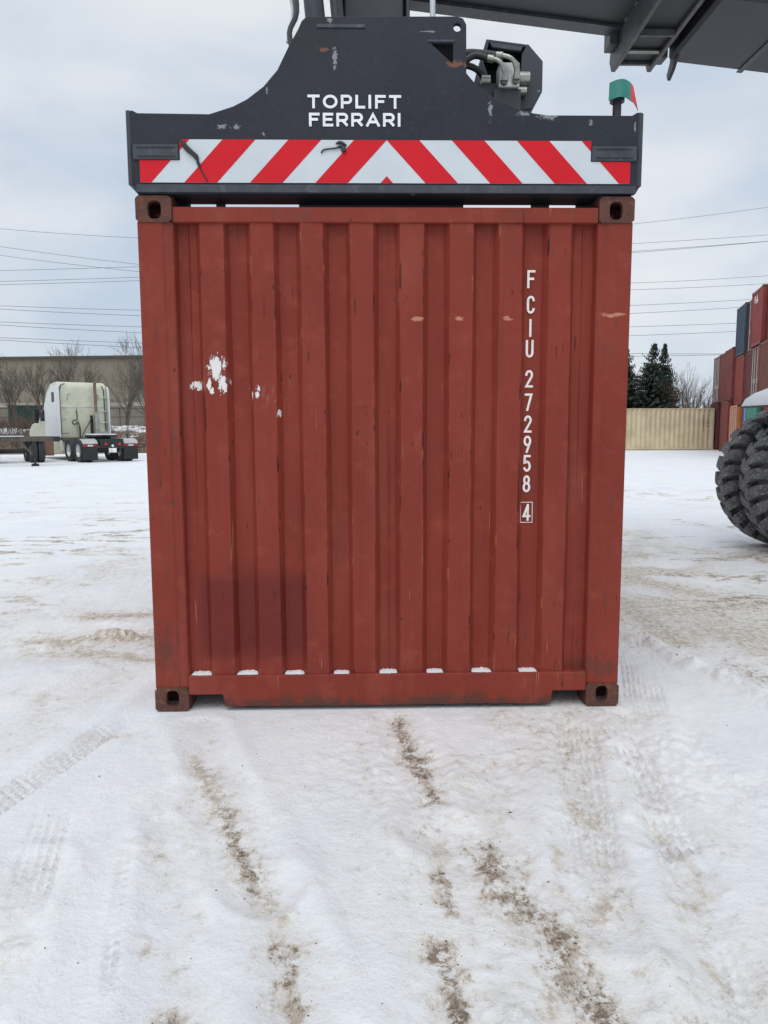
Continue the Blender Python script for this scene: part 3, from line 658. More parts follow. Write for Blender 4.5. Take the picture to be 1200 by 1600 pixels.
# lower lip strip along the front
MB().box(-1.205, 1.218, -.0165, -.0085, 2.602, 2.638).build('lip_strip', M['cover'], sp, bevel=.002)
for sx in (-1, 1):
    x0, x1 = sorted((sx * 1.222, sx * 1.244)); MB().box(x0, x1, -.012, .26, 2.635, 2.978).build('side_cheek', M['steel'], sp, bevel=.004)
    x0, x1 = sorted((sx * .996, sx * 1.216)); MB().box(x0, x1, -.020, -.0085, 2.752, 2.822).build('slot_cover', M['cover'], sp, bevel=.004)
    for zz in (2.765, 2.805): MB().box(x0 + .02, x1 - .02, -.026, -.0205, zz, zz + .007).build('slot_rib', M['cover'], sp, bevel=.002)
    # twist-lock housings over the castings and guide feet across the roof gap
    MB().box(*sorted((sx * 1.05, sx * 1.21)), .03, .18, 2.593, 2.6055).build('twist_lock', M['steel'], sp)
MB().box(-.445, .40, .20, .24, 2.545, 2.72).build('centre_foot', M['steel'], sp)
for xa, xb in ((-.868, -.822), (.752, .845), (-1.06, -1.0), (.985, 1.06)):
    MB().box(xa, xb, .196, .225, 2.55, 2.70).build('guide_foot', M['steel'], sp, bevel=.006)
MB().box(-.42, .38, .19, 5.868, 2.74, 3.16).build('main_beam', M['steel'], sp, bevel=.01)
MB().box(-1.2, 1.2, 5.868, 6.05, 2.64, 2.955).build('cross_beam', M['steel'], sp)
for sx in (-1, 1):
    x0, x1 = sorted((sx * 1.05, sx * 1.21)); MB().box(x0, x1, 5.87, 6.04, 2.593, 2.6395).build('twist_lock', M['steel'], sp)
MB().box(-.33, -.10, -.014, -.0085, 3.352, 3.368).build('weld_strip', M['cover'], sp, bevel=.002)
MB().box(.195, .325, -.013, -.0085, 3.292, 3.303).build('weld_strip', M['cover'], sp, bevel=.002)
MB().box(.19, .33, .05, .06, 3.14, 3.350).build('backing_plate', M['dark_hole'], sp)
# lettering
m = MB()
LW = {'T': .058, 'O': .070, 'P': .054, 'L': .047, 'I': .016, 'F': .051, 'E': .050, 'R': .056, 'A': .066}
def row(s, x0, x1, z, h):
    tot = sum(LW[c] for c in s); gap = (x1 - x0 - tot) / (len(s) - 1); x = x0
    for c in s:
        wd = LW[c]
        m = MB()
        if c == 'I': m.box(x, x + .0125, -.0122, -.0106, z, z + h)
        else: text_char(m, c, x, z, wd, h, .0125, -.0112)
        m.build('plate_letter', M['white_letter'], sp)
        x += wd + gap
row('TOPLIFT', -.378, .070, 2.990, .062); row('FERRARI', -.372, .070, 2.908, .062)
# red and white chevron boards
def clip(poly, a, b, c):
    out = []
    for i in range(len(poly)):
        p, q = poly[i], poly[(i + 1) % len(poly)]; dp = a * p[0] + b * p[1] - c; dq = a * q[0] + b * q[1] - c
        if dp >= 0: out.append(p)
        if dp * dq < 0: t = dp / (dp - dq); out.append((p[0] + t * (q[0] - p[0]), p[1] + t * (q[1] - p[1])))
    return out
ZT, ZB, K, ST = 2.846, 2.648, .95, .1575
cb = MB(); y_b = -.0115
for sx in (-1, 1):
    cut = .993 if sx < 0 else .992
    for reg in ([(0.0, ZB), (cut, ZB), (cut, ZT), (0.0, ZT)], [(cut, ZB), (1.186, ZB), (1.186, 2.75), (cut, 2.75)]):
        cb.prism([(sx * p[0], p[1]) for p in reg], y_b, -.0085)
bo = cb.build('chevron_board', M['white_board'], sp)
for sx in (-1, 1):
    cut = .993 if sx < 0 else .992
    for k in (-2, 0, 2, 4, 6):
        k0 = -1e3 if k == -2 else k * ST; k1 = (k + 1) * ST; m = MB(); okk = False
        for ri, reg in enumerate(([(0.0, ZB), (cut, ZB), (cut, ZT), (0.0, ZT)], [(cut, ZB), (1.186, ZB), (1.186, 2.75), (cut, 2.75)])):
            # u = |x| - K*(ZT-z) lies between k0 and k1
            p = clip(reg, 1, K, k0 + K * ZT)
            if len(p) > 2: p = clip(p, -1, -K, -(k1 + K * ZT))
            if len(p) > 2:
                m.raw([(sx * q[0], y_b - .0012, q[1]) for q in p], [tuple(range(len(p)))]); okk = True
        if okk: m.build('red_stripe', M['red_board'], bo)
# torn rubber strap and scuffs over the boards
def wire(name, pts, r, mat, par, n=6):
    # smooth the control points with Catmull-Rom
    P = [Vector(p) for p in pts]; out = []
    for i in range(len(P) - 1):
        a, b, c, d = P[max(i - 1, 0)], P[i], P[i + 1], P[min(i + 2, len(P) - 1)]
        for t in (0, .25, .5, .75):
            out.append(.5 * ((2 * b) + (c - a) * t + (2 * a - 5 * b + 4 * c - d) * t * t + (3 * b - a - 3 * c + d) * t ** 3))
    out.append(P[-1]); rr = r
    if isinstance(r, (list, tuple)): rr = [r[min(len(r) - 1, int(i / (len(out) - 1) * (len(r) - 1) + .5))] for i in range(len(out))]
    return MB().tube(out, rr, n).build(name, mat, par, smooth=True)
wire('torn_strap', [(-.992, -.016, 2.847), (-.955, -.018, 2.80), (-.915, -.018, 2.765), (-.905, -.017, 2.735), (-.885, -.016, 2.69), (-.862, -.015, 2.652)], [.006, .013, .012, .008, .0035, .003], M['hose'], sp)
wire('torn_strap', [(-.315, -.016, 2.785), (-.30, -.017, 2.80), (-.245, -.017, 2.807), (-.215, -.017, 2.815), (-.205, -.017, 2.79)], [.004, .004, .004, .009, .012], M['hose'], sp)
wire('torn_strap', [(-.245, -.016, 2.828), (-.22, -.018, 2.832), (-.195, -.016, 2.818)], [.003, .007, .006], M['hose'], sp)
# hydraulic guard, manifold and hoses on the right shoulder
GO = [(.53, 3.475), (.745, 3.450), (.825, 3.365), (.825, 3.215), (.775, 3.13), (.60, 3.10), (.50, 3.36)]
GI = [(.545, 3.460), (.738, 3.437), (.811, 3.360), (.811, 3.220), (.767, 3.145), (.612, 3.117), (.517, 3.36)]
plate(GO, [GI], .33, .62).build('hose_guard', M['steel'], sp, bevel=.003)
MB().prism(GO, .6205, .63).build('guard_back', M['steel'], sp)
MB().prism([(.545, 3.459), (.72, 3.438), (.712, 3.415), (.56, 3.432)], .325, .345).build('guard_flange', M['cover'], sp, bevel=.003)
MB().prism([(.70, 3.12), (.775, 3.13), (.825, 3.215), (.825, 3.365), (.745, 3.45), (.715, 3.40)], .322, .3295).build('guard_side', M['steel'], sp, bevel=.003)
mb_ = MB().box(.585, .688, .24, .34, 3.20, 3.32).build('valve_block', M['alu'], sp, bevel=.004)
MB().box(.56, .70, .26, .34, 3.02, 3.199).build('valve_bracket', M['steel'], sp)
MB().cyl((.689, .30, 3.265), (.748, .30, 3.265), .036, n=16).cyl((.69, .30, 3.205), (.735, .30, 3.205), .024, n=14).build('solenoid', M['zinc'], sp, smooth=True)
MB().cyl((.50, .30, 3.255), (.545, .30, 3.255), .028, n=14).build('solenoid', M['zinc'], sp, smooth=True)
MB().box(.44, .5845, .29, .37, 3.12, 3.24).build('valve_body', M['steel'], sp, bevel=.006)
for (hx, hz, e) in ((.608, 3.225, 0), (.668, 3.23, 1)):
    MB().cyl((hx, .2395, hz), (hx, .215, hz), .021, .019, 8).build('hex_nut', M['zinc'], sp)
    a = (hx, .205, hz + .02)
    if e == 0: pts = [(hx, .215, hz), (hx - .005, .195, hz + .035), (hx - .03, .19, hz + .072), (hx - .062, .20, hz + .090)]; q = (-.09, .205, .097)
    else: pts = [(hx, .215, hz), (hx - .005, .195, hz + .05), (hx - .035, .19, hz + .085), (hx - .075, .20, hz + .102)]; q = (-.105, .21, .108)
    wire('elbow_fitting', pts, [.020, .016, .012, .012], M['zinc'], sp, 8)
    p3 = Vector(pts[-1]); p4 = Vector((hx + q[0], q[1], hz + q[2]))
    MB().cyl(p3, p4, .0185, n=12).build('ferrule', M['zinc'], sp, smooth=True)
    d = (p4 - p3)
    wire('hydraulic_hose', [p4, p4 + d * 1.6 + Vector((-.02, 0, .006)), (.40, .22, p4.z + .012 - .02 * (1 - e)), (.33, .25, p4.z - .03), (.28, .30, 3.10)], .0175, M['hose'], sp, 10)
wire('hydraulic_hose', [(.36, .26, 3.30), (.43, .27, 3.315), (.50, .30, 3.29), (.53, .33, 3.22)], .016, M['hose'], sp, 10)
# position marker on the right end
bs = thing('position_marker', 'bent green and red marker sheet on a short post on the spreader', 'marker', (1.155, .12, 2.967))
MB().cyl((0, 0, 0), (0, 0, .115), .021, n=16).build('post', M['steel'], bs, smooth=True)
def sheet(nm, mat, cols, th=.004):
    # cols: list of (x, y, z_bottom, x_bottom_shift, z_top); a bent sheet with thickness
    m = MB(); vs = []; n = len(cols)
    for x, y, zb, dx, zt in cols:
        vs += [(x, y, zt), (x + dx, y - .006, zb), (x, y + th, zt), (x + dx, y - .006 + th, zb)]
    fs = []
    for i in range(n - 1):
        b = i * 4; fs += [(b, b + 4, b + 5, b + 1), (b + 2, b + 3, b + 7, b + 6), (b, b + 2, b + 6, b + 4), (b + 1, b + 5, b + 7, b + 3)]
    fs += [(0, 1, 3, 2), ((n - 1) * 4, (n - 1) * 4 + 2, (n - 1) * 4 + 3, (n - 1) * 4 + 1)]
    m.raw(vs, fs).build(nm, mat, bs, smooth=True)
sheet('green_sheet', M['green'], [(-.050 + .106 * t, -.012 - .045 * math.sin(math.pi * (.15 + .7 * t)), .103 + .010 * math.sin(math.pi * t) , -.004 * (1 - t), .190 + .008 * math.sin(math.pi * t)) for t in [i / 8 for i in range(9)]])
sheet('red_sheet', M['signred'], [(.0565, -.030, .105, .0, .190), (.066, -.022, .100, .008, .188), (.076, -.010, .085, .016, .184), (.082, .002, .070, .024, .178)])
MB().cyl((0, 0, .112), (0, 0, .178), .036, .034, n=18).build('core', M['cover'], bs, smooth=True)

# ------------------------------------------------------------------ the reach stacker that carries it (front wheels, boom)
rs = thing('reach_stacker', 'dark grey reach stacker with overhead boom and huge lugged front tyres', 'reach stacker', (5.03, 3.03, 0))
def B(m, nm, mat=None, bevel=0.0, smooth=False, par=None):
    m.v = [(v[0] - 5.03, v[1] - 3.03, v[2]) for v in m.v]; return m.build(nm, mat or M['steel'], par or rs, bevel, smooth)
def boombox(x0, x1, y0, y1, zfun, h0, h1):
    m = MB(); vs = []
    for x in (x0, x1):
        for y, dz in ((y0, h0), (y1, h0), (y1, h1), (y0, h1)): vs.append((x, y, zfun(x) + dz))
    return m.raw(vs, [(0, 1, 2, 3), (7, 6, 5, 4), (0, 4, 5, 1), (1, 5, 6, 2), (2, 6, 7, 3), (3, 7, 4, 0)])
zi = lambda x: 5.315 - .113 * x
zo = lambda x: 5.16 - .107 * x
B(boombox(-.45, 4.0, 2.58, 3.40, zi, .0, .72), 'inner_boom', bevel=.03)
B(boombox(-.45, 4.0, 3.30, 3.46, zi, -.028, -.002), 'wear_strip', M['cover'])
B(boombox(-.45, 4.0, 2.52, 2.68, zi, -.028, -.002), 'wear_strip', M['cover'])
B(boombox(2.74, 11.2, 2.48, 3.56, zo, .0, .98), 'outer_boom', bevel=.03)
for x in (2.22, 2.56):   # collar plates round the mouth of the outer boom
    tip = .03 if x < 2.4 else 0
    m = plate([(2.40, 4.83), (3.52, 4.80 - tip * .3), (3.60, 4.795), (3.66, 4.90), (3.62, 5.08), (3.56, 5.9), (2.45, 5.9), (2.36, 5.1)], [], 0, .04)
    m.v = [(x + v[1], v[0], v[2]) for v in m.v]
    B(m, 'collar_plate', M['bare'], bevel=.006)
B(MB().box(2.262, 2.558, 2.44, 3.52, 4.855, 4.88), 'collar_web', M['web_black'])  # web coloured near-black, darker than the collar plates
B(MB().cyl((2.262, 3.30, 4.835), (2.558, 3.30, 4.835), .018, n=8), 'collar_pin', M['zinc'])
B(MB().box(2.262, 2.558, 2.95, 2.975, 4.80, 4.854), 'collar_rib', M['bare'])
B(MB().box(2.262, 2.558, 3.52, 3.55, 4.83, 5.3), 'collar_end', M['bare'])
B(MB().box(2.14, 2.2195, 3.40, 3.58, 4.95, 5.12), 'stop_block', M['bare'], bevel=.008)
B(MB().box(2.604, 2.70, 3.45, 3.60, 4.86, 4.985), 'stop_block', M['bare'], bevel=.008)
B(MB().box(2.604, 2.74, 2.46, 3.58, 4.99, 5.9), 'boom_mouth', bevel=.01)
for y in (2.7, 2.95, 3.2, 3.62):
    B(MB().cyl((2.205, y, 5.0 + .02 * y), (2.2195, y, 5.0 + .02 * y), .022, n=6), 'bolt', M['zinc'])
m = plate([(2.95, 4.97), (3.12, 4.92), (3.20, 4.94), (3.28, 4.865), (3.38, 4.88), (3.50, 4.77), (3.60, 4.72), (3.63, 4.78), (3.56, 4.86), (3.55, 5.0), (3.0, 5.02)], [], 0, .03)
m.v = [(2.76 + v[1], v[0], v[2]) for v in m.v]; B(m, 'chain_bracket', M['cover'], bevel=.004)
# head, rotator and damping cylinders above the spreader
B(MB().box(-.27, .22, 2.66, 3.40, 3.161, 5.75), 'boom_head', bevel=.015)
for xa, xb in ((-.33, -.285), (.232, .262)): B(MB().box(xa, xb, 2.6, 3.45, 4.2, 5.8), 'head_cheek', bevel=.006)
B(MB().cyl((-.415, 2.2, 3.9), (-.60, 2.2, 5.9), .075, n=18), 'damper_cylinder', M['steel'], smooth=True)
B(MB().cyl((-.40, 2.2, 3.17), (-.418, 2.2, 3.92), .04, n=14), 'damper_rod', M['rod'], smooth=True)
B(MB().box(-.5, -.26, 2.1, 2.3, 3.05, 3.16), 'damper_bracket')
B(MB().cyl((.355, 1.5, 3.14), (.345, 1.5, 5.6), .019, n=12), 'guide_rod', M['rod'], smooth=True)
def wr(nm, pts, r, mat, n=8):
    o = wire(nm, [(p[0] - 5.03, p[1] - 3.03, p[2]) for p in pts], r, mat, rs, n); return o
wr('hydraulic_hose', [(-.545, 1.0, 4.5), (-.525, 1.0, 4.15), (-.505, .95, 3.92), (-.545, .9, 3.78), (-.50, .85, 3.62), (-.36, .85, 3.45), (-.3, .9, 3.2)], .016, M['hose'])
wr('hydraulic_hose', [(-.57, 1.0, 4.3), (-.545, 1.0, 4.05), (-.53, .98, 3.93), (-.56, .95, 3.75)], .012, M['rod'])
for k in range(4):
    o = .022 * k
    wr('hydraulic_hose', [(-.395 + o, 2.3, 5.4), (-.37 + o, 2.25, 4.95), (-.345 + o * 1.1, 2.2, 4.6 - .03 * k), (-.31 + o, 2.15, 4.2), (-.30 + o, 2.2, 3.16)], .014 + .004 * (k % 2), M['hose'] if k != 1 else M['cover'])
# chassis beyond the frame so that the boom and wheels belong to something
B(MB().box(5.25, 11.6, 2.05, 4.0, .75, 1.55), 'chassis', bevel=.05)
B(MB().box(4.7, 5.35, .9, 5.2, .62, 1.08), 'front_axle', bevel=.05)
for y in (2.2, 3.55): B(MB().box(10.3, 11.3, y, y + .3, 1.55, 4.25), 'boom_pivot_post', bevel=.03)
B(MB().cyl((7.0, 3.03, 1.5), (5.6, 3.03, 4.6), .16, n=16), 'lift_cylinder', smooth=True)
for x in (3.4, 4.3): B(boombox(x, x + .05, 2.475, 3.565, zo, -.012, -.002), 'boom_weld', M['cover'])
# wheels
TR, TW, TD = .785, .385, .074
def tyre_profile():
    hw = TW / 2
    return [(.36, -hw * .72), (.44, -hw * .86), (.58, -hw * 1.0), (.69, -hw * .99), (.745, -hw * .93), (TR, -hw * .78), (TR + .006, 0), (TR, hw * .78), (.745, hw * .93), (.69, hw * .99), (.58, hw * 1.0), (.44, hw * .86), (.36, hw * .72)]
def lug_mesh(side):
    # chunky bar from the shoulder towards the centre line, leaning forward; built at angle 0 (pointing -X) in wheel space
    rng = random.Random(2 if side > 0 else 3); hw = TW / 2; rows = []
    for t, wdt, skew, rt, rb in ((0.0, .066, .055, TR + TD * .92, TR - .02), (.35, .072, .030, TR + TD, TR - .03), (.72, .078, -.006, TR + TD * .97, TR - .05), (.93, .080, -.026, TR + TD * .72, TR - .08), (1.04, .078, -.034, TR + TD * .05, TR - .16)):
        y = side * (-.035 + (hw + .028) * t) if side > 0 else side * (-.035 + (hw + .028) * t)
        for r_, a_ in ((rb, -wdt), (rt, -wdt * .80), (rt + .004, 0), (rt, wdt * .80), (rb, wdt)):
            ang = math.pi + (skew + a_ * .93) / TR * 1.0
            j = rng.uniform(-.005, .005)
            rows.append(((r_ + j) * math.cos(ang), y + rng.uniform(-.004, .004), (r_ + j) * math.sin(ang)))
    fs = [(i * 5 + j, i * 5 + j + 1, (i + 1) * 5 + j + 1, (i + 1) * 5 + j) for i in range(4) for j in range(4)] + [(0, 1, 2, 3, 4), (24, 23, 22, 21, 20)]
    me = bpy.data.meshes.new('tread_lug'); me.from_pydata(rows, [], fs)
    bm = bmesh.new(); bm.from_mesh(me); bmesh.ops.recalc_face_normals(bm, faces=bm.faces); bm.to_mesh(me); bm.free()
    me.materials.append(M['lug']); return me
LUG = {1: lug_mesh(1), -1: lug_mesh(-1)}
ty = MB().lathe(tyre_profile(), (0, 0, 0), 'y', 56)
rimm = MB().lathe([(.0, -.10), (.12, -.10), (.16, -.14), (.30, -.14), (.36, -.18), (.375, -.19), (.36, -.15), (.36, .15), (.375, .19), (.36, .18), (.30, .14), (.16, .14), (.12, .10), (0, .10)], (0, 0, 0), 'y', 32)
for wy, lugs in ((5.2, True), (4.6, True), (1.46, False), (.86, False)):
    o = MB(); o.v = list(ty.v); o.f = list(ty.f); t = o.build('front_tyre', M['tyre'], rs, smooth=True)
    t.location = (.05, wy - 3.03, TR + TD - .004); t.rotation_euler = (0, random.Random(int(wy * 100)).uniform(0, .2), 0)
    o = MB(); o.v = list(rimm.v); o.f = list(rimm.f); o.build('rim', M['rim'], t, smooth=True)
    NL = 26
    for k in range(NL):
        for sd in (1, -1):
            l = link('tread_lug', LUG[sd], t); l.rotation_euler = (0, 2 * math.pi * (k + (.5 if sd < 0 else 0)) / NL, 0)
# fender over the far pair of tyres with snow lying on it
def arcplate(r0, r1, a0, a1, y0, y1, n=18, taper=0.0):
    m = MB(); vs = []
    for i in range(n + 1):
        t = i / n; a = R(a0 + (a1 - a0) * t); e = min(1, t / .16) if taper else 1; e = math.sqrt(e)
        for r_, y in ((r0, y0), (r0, y1), (r0 + (r1 - r0) * e, y1 - taper), (r0 + (r1 - r0) * e, y0 + taper)): vs.append((5.03 + r_ * math.cos(a), y, .86 + r_ * math.sin(a)))
    fs = [(i * 4 + j, i * 4 + (j + 1) % 4, (i + 1) * 4 + (j + 1) % 4, (i + 1) * 4 + j) for i in range(n) for j in range(4)] + [(0, 1, 2, 3), (n * 4 + 3, n * 4 + 2, n * 4 + 1, n * 4)]
    return m.raw(vs, fs)
FP = [(4.31, 1.700), (4.345, 1.742), (4.45, 1.79), (4.62, 1.855), (4.90, 1.915), (5.35, 1.935), (5.75, 1.86), (6.0, 1.72)]
def strip(prof, y0, y1, t0, t1, ease=False):
    m = MB(); n = len(prof); vs = []
    for i, (x, z) in enumerate(prof):
        e = min(1, (i + .35) / 2.0) if ease else 1
        vs += [(x, y0, z + t0), (x, y1, z + t0), (x, y1 - (.02 if ease else 0), z + t0 + (t1 - t0) * e), (x, y0 + (.02 if ease else 0), z + t0 + (t1 - t0) * e)]
    return m.raw(vs, [(i * 4 + j, i * 4 + (j + 1) % 4, (i + 1) * 4 + (j + 1) % 4, (i + 1) * 4 + j) for i in range(n - 1) for j in range(4)] + [(0, 1, 2, 3), (n * 4 - 1, n * 4 - 2, n * 4 - 3, n * 4 - 4)])
B(strip(FP, 4.22, 4.96, -.02, 0), 'fender', M['steel'])
fs_ = strip(FP, 4.23, 4.95, .002, .062, True)
tag(fs_.build('fender_snow', M['snow'], smooth=True), 'white snow cap lying on the fender above the huge tyres', 'snow')

# ------------------------------------------------------------------ parked containers
def cpaint(name, col, rustiness=.35):
    m = Mat(name); n = m.noise(.9, 5, .6); s = m.noise(1.2, 5, .65, stretch=(5, 5, .5))
    c = m.mix(m.step(n, .3, .7), tuple(v * .82 for v in col), tuple(v * 1.12 for v in col))
    c = m.mix(m.mul(m.step(s, .52, .72), rustiness), c, (0.13, 0.055, 0.035))
    return m.out(c, .6, 0)
CP = {k: cpaint('paint_' + k, v, r) for k, v, r in (('beige', (0.62, 0.53, 0.36), .08), ('brick', (0.19, 0.042, 0.034), .4), ('maroon', (0.125, 0.030, 0.032), .35), ('brightred', (0.26, 0.045, 0.035), .3), ('rust', (0.17, 0.050, 0.033), .5),
                                                  ('blue', (0.040, 0.062, 0.095), .15), ('orange', (0.55, 0.17, 0.045), .15), ('skyblue', (0.07, 0.22, 0.45), .15), ('green', (0.06, 0.24, 0.17), .15), ('darkgreen', (0.03, 0.075, 0.055), .2))}
M['lockrod'] = simple('galvanised_rod', (0.55, 0.53, 0.51), .5, .2, .2, 10, (0.2, 0.1, 0.07), .4)
def corr(n0, n1, d, pitch, off):
    prof = []; y = n0
    while y < n1 - pitch * .3: prof += [(y, 0), (y + pitch * .30, 0), (y + pitch * .5, d), (min(n1, y + pitch * .80), d)]; y += pitch
    prof.append((n1, 0)); return prof
_cc = {}
def far_container(kind, label, col, L_, H, loc, rz, doors=True, group=None, name='shipping_container'):
    t = thing(name, label, 'shipping container', loc, rz, group)
    mat = CP[col]
    def part(key, nm, fn, mt=None, par=None):
        k = (key, L_, H, (mt or mat).name)
        if k not in _cc:
            o = fn().build(nm, mt or mat, par or t); _cc[k] = o.data; return o
        return link(nm, _cc[k], par or t)
    for sx in (-1, 1):
        for i, y in enumerate((0, L_ - .12)):
            part(f'post{sx}{i}', 'corner_post', lambda: MB().box(*sorted((sx * 1.219, sx * 1.10)), y, y + .12, .118, H - .118))
            for z in (0, H - .118):
                yy = 0 if i == 0 else L_ - .178
                part(f'cast{sx}{i}{z}', 'corner_casting', lambda: MB().box(*sorted((sx * 1.222, sx * 1.045)), yy - (.003 if i == 0 else 0), yy + .178 + (.003 if i else 0), z, z + .118), M['casting'] if col != 'beige' else mat)
        def side():
            prof = corr(.12, L_ - .12, .045, .276 * (1.1 if L_ < 7 else 1), 0); n = len(prof)
            vs = [(sx * (1.205 - p[1]), p[0], z) for z in (.14, H - .07) for p in prof]
            return MB().raw(vs, [(j, j + 1, n + j + 1, n + j) for j in range(n - 1)])
        part(f'side{sx}', 'side_panel', side)
        part(f'rb{sx}', 'bottom_rail', lambda: MB().box(*sorted((sx * 1.213, sx * 1.15)), .178, L_ - .178, .03, .16))
        part(f'rt{sx}', 'top_rail', lambda: MB().box(*sorted((sx * 1.213, sx * 1.15)), .178, L_ - .178, H - .075, H - .012))
    part('roof', 'roof_panel', lambda: MB().box(-1.149, 1.149, .02, L_ - .02, H - .05, H - .022))
    for i, y in enumerate((.006, L_ - .086)):
        part(f'sill{i}', 'end_sill', lambda: MB().box(-1.044, 1.044, y, y + .08, .02, .14))
        part(f'head{i}', 'end_header', lambda: MB().box(-1.044, 1.044, y, y + .08, H - .12, H - .015))
    def epanel(y, s):
        def f():
            prof = corr(-1.09, 1.09, .045, .24, 0); n = len(prof)
            vs = [(p[0], y + s * p[1], z) for z in (.14, H - .11) for p in prof]
            return MB().raw(vs, [(j, j + 1, n + j + 1, n + j) for j in range(n - 1)])
        return f
    part('eback', 'end_panel', epanel(L_ - .02, -1))
    if doors:
        for sx in (-1, 1):
            d = part(f'door{sx}', 'door', lambda: MB().box(*sorted((sx * .006, sx * 1.085)), .045, .085, .15, H - .13))
            for q in (.30, .80):
                part(f'rod{sx}{q}', 'lock_rod', lambda: MB().cyl((sx * q, .012, .06), (sx * q, .012, H - .06), .019, n=8).box(sx * q - .05, sx * q + .05, .0, .045, .9, 1.1), M['lockrod'], d)
    else: part('efront', 'end_panel', epanel(.02, 1))
    return t
bc = far_container('b', 'cream yellow container standing alone beyond the red one, its long side showing', 'beige', 6.058, 2.591, (15.45, 43.25, 0), R(-90 + 0.6), doors=False)
# worn dark markings near its right end
m = MB(); rngm = random.Random(8)
for k in range(9): m.box(1.2135, 1.2165, 5.36, 5.40, 2.10 - k * .115, 2.10 - k * .115 + .07)
m.build('marking', simple('marking_dark', (0.10, 0.09, 0.07), .7), bc)
m = MB()
for k in range(4): m.box(1.2135, 1.2165, 5.62, 5.66, 2.10 - k * .10, 2.10 - k * .10 + .06)
for z in (1.62, 1.42): m.box(1.2135, 1.2165, 5.58, 5.70, z, z + .11)
m.build('marking', simple('marking_brown', (0.28, 0.17, 0.07), .7), bc)

P0 = Vector((22.25, 44.3)); ux = Vector((-.2976, -.9547)); uy = Vector((.9547, -.2976)); PHI = math.atan2(ux.y, ux.x)
HC, SD = 2.896, 2.591
cols = [
 (HC, [('maroon', 0, 'maroon container at the far left foot of the stack, bottom'), ('maroon', 1, 'maroon container with pale lock rods, top left corner of the low stack')]),
 (HC, [('brick', 0, 'dark brick container at ground level, second from the far end'), ('rust', 0, 'rusty container on the upper row, second from the far end')]),
 (HC, [('brick', 0, 'brick red container on the ground just before the orange one'), ('brick', 0, 'brick red container on the upper row just left of the tall part')]),
 (SD, [('orange', 1, 'orange container at ground level in the stack'), ('brightred', 0, 'bright red container on the middle tier below the dark blue one'), ('blue', 0, 'dark blue container on the top tier of the stack')]),
 (SD, [('skyblue', 1, 'light blue container at ground level beside the orange one'), ('maroon', 0, 'maroon container on the middle tier of the tall stack'), ('maroon', 1, 'maroon top tier container with white lock rods, right of the dark blue one')]),
 (SD, [('green', 0, 'green container at ground level behind the big tyre'), ('rust', 1, 'rusty middle tier container with white lock rods'), ('brightred', 0, 'red top tier container with white characters near its upper corner')]),
 (SD, [('brightred', 0, 'red container at ground level at the right edge'), ('rust', 0, 'rust brown container on the middle tier at the right edge'), ('rust', 0, 'rust brown container on the top tier at the right edge')]),
]
rngc = random.Random(12)
for k, (H, lst) in enumerate(cols):
    z = 0
    for j, (col, dr, lab) in enumerate(lst):
        off = rngc.uniform(-.10, .22) + (.15 if k in (1, 4) else 0)
        p = P0 + ux * (1.22 + 2.52 * k) + uy * off
        o = far_container('s', lab, col, 12.19, H, (p.x, p.y, z), PHI, bool(dr), 'containers stacked along the right of the yard')
        if lab.startswith('red top tier'):
            mm = MB()
            text_char(mm, '5', -.62, 2.02, .28, .30, .07, .012); text_char(mm, 'A', -.25, 1.95, .42, .42, .10, .012)
            mm.build('lettering', M['white_letter'], o)
        z += H + .012

# ------------------------------------------------------------------ trees
M['bark'] = simple('bark_grey', (0.12, 0.10, 0.085), .9, 0, .3, 5)
M['bark2'] = simple('bark_brown', (0.13, 0.09, 0.07), .9, 0, .3, 5)
LIM = [520]
def bare_tree(name, label, loc, H, seed, spread=.6, r0=.11, stems=1, lean=(0, 0), group=None, mat='bark', depth=6, shrub=False):
    rng = random.Random(seed); t = thing(name, label, 'tree', loc, 0, group)
    trunk, crown = MB(), MB(); cnt = [0]
    queue = []
    def grow(p, d, r, ln, lv):
        segs = 3 if lv < 2 else 2; pts = [p]; rr = [r]; q = p; dd = d
        for i in range(segs):
            dd = (dd + Vector((rng.gauss(0, .11), rng.gauss(0, .11), rng.gauss(.03, .06)))).normalized()
            q = q + dd * (ln / segs); pts.append(q); rr.append(max(.0065, r * (1 - .42 * (i + 1) / segs)))
        (trunk if lv == 0 else crown).tube(pts, rr, 6 if lv == 0 else (4 if lv < 3 else 3))
        if lv >= depth: return
        kids = rng.choice([3, 4]) if lv > 0 else 5
        for j in range(kids):
            f = rng.uniform(.35, 1.0) if j else 1.0
            i = min(segs - 1, int(f * segs)); base = pts[i].lerp(pts[i + 1], f * segs - i) if f < 1 else pts[-1]
            az = rng.uniform(0, 6.28); sp_ = rng.uniform(.35, 1.0) * spread * (1 if j else .4)
            perp = dd.orthogonal().normalized(); perp.rotate(Matrix.Rotation(az, 3, dd).to_quaternion())
            nd = (dd + perp * sp_ + Vector((0, 0, .12))).normalized()
            queue.append((base, nd, max(.0065, rr[min(i + 1, segs)] * rng.uniform(.55, .8)), ln * rng.uniform(.58, .80), lv + 1))
    for s in range(stems):
        a = rng.uniform(0, 6.28); e = .0 if stems == 1 else rng.uniform(.1, .5) * (1.2 if shrub else .6)
        d = Vector((math.cos(a) * e + lean[0], math.sin(a) * e + lean[1], 1)).normalized()
        grow(Vector((rng.uniform(-.2, .2) * (stems > 1), rng.uniform(-.2, .2) * (stems > 1), -.1)), d, r0 * rng.uniform(.8, 1), H * (.34 if not shrub else .28), 0)
    while queue and cnt[0] < LIM[0] * (2 if stems < 3 else 3):
        cnt[0] += 1; grow(*queue.pop(0))
    trunk.build('trunk', M[mat], t); crown.build('crown', M[mat], t)
    return t
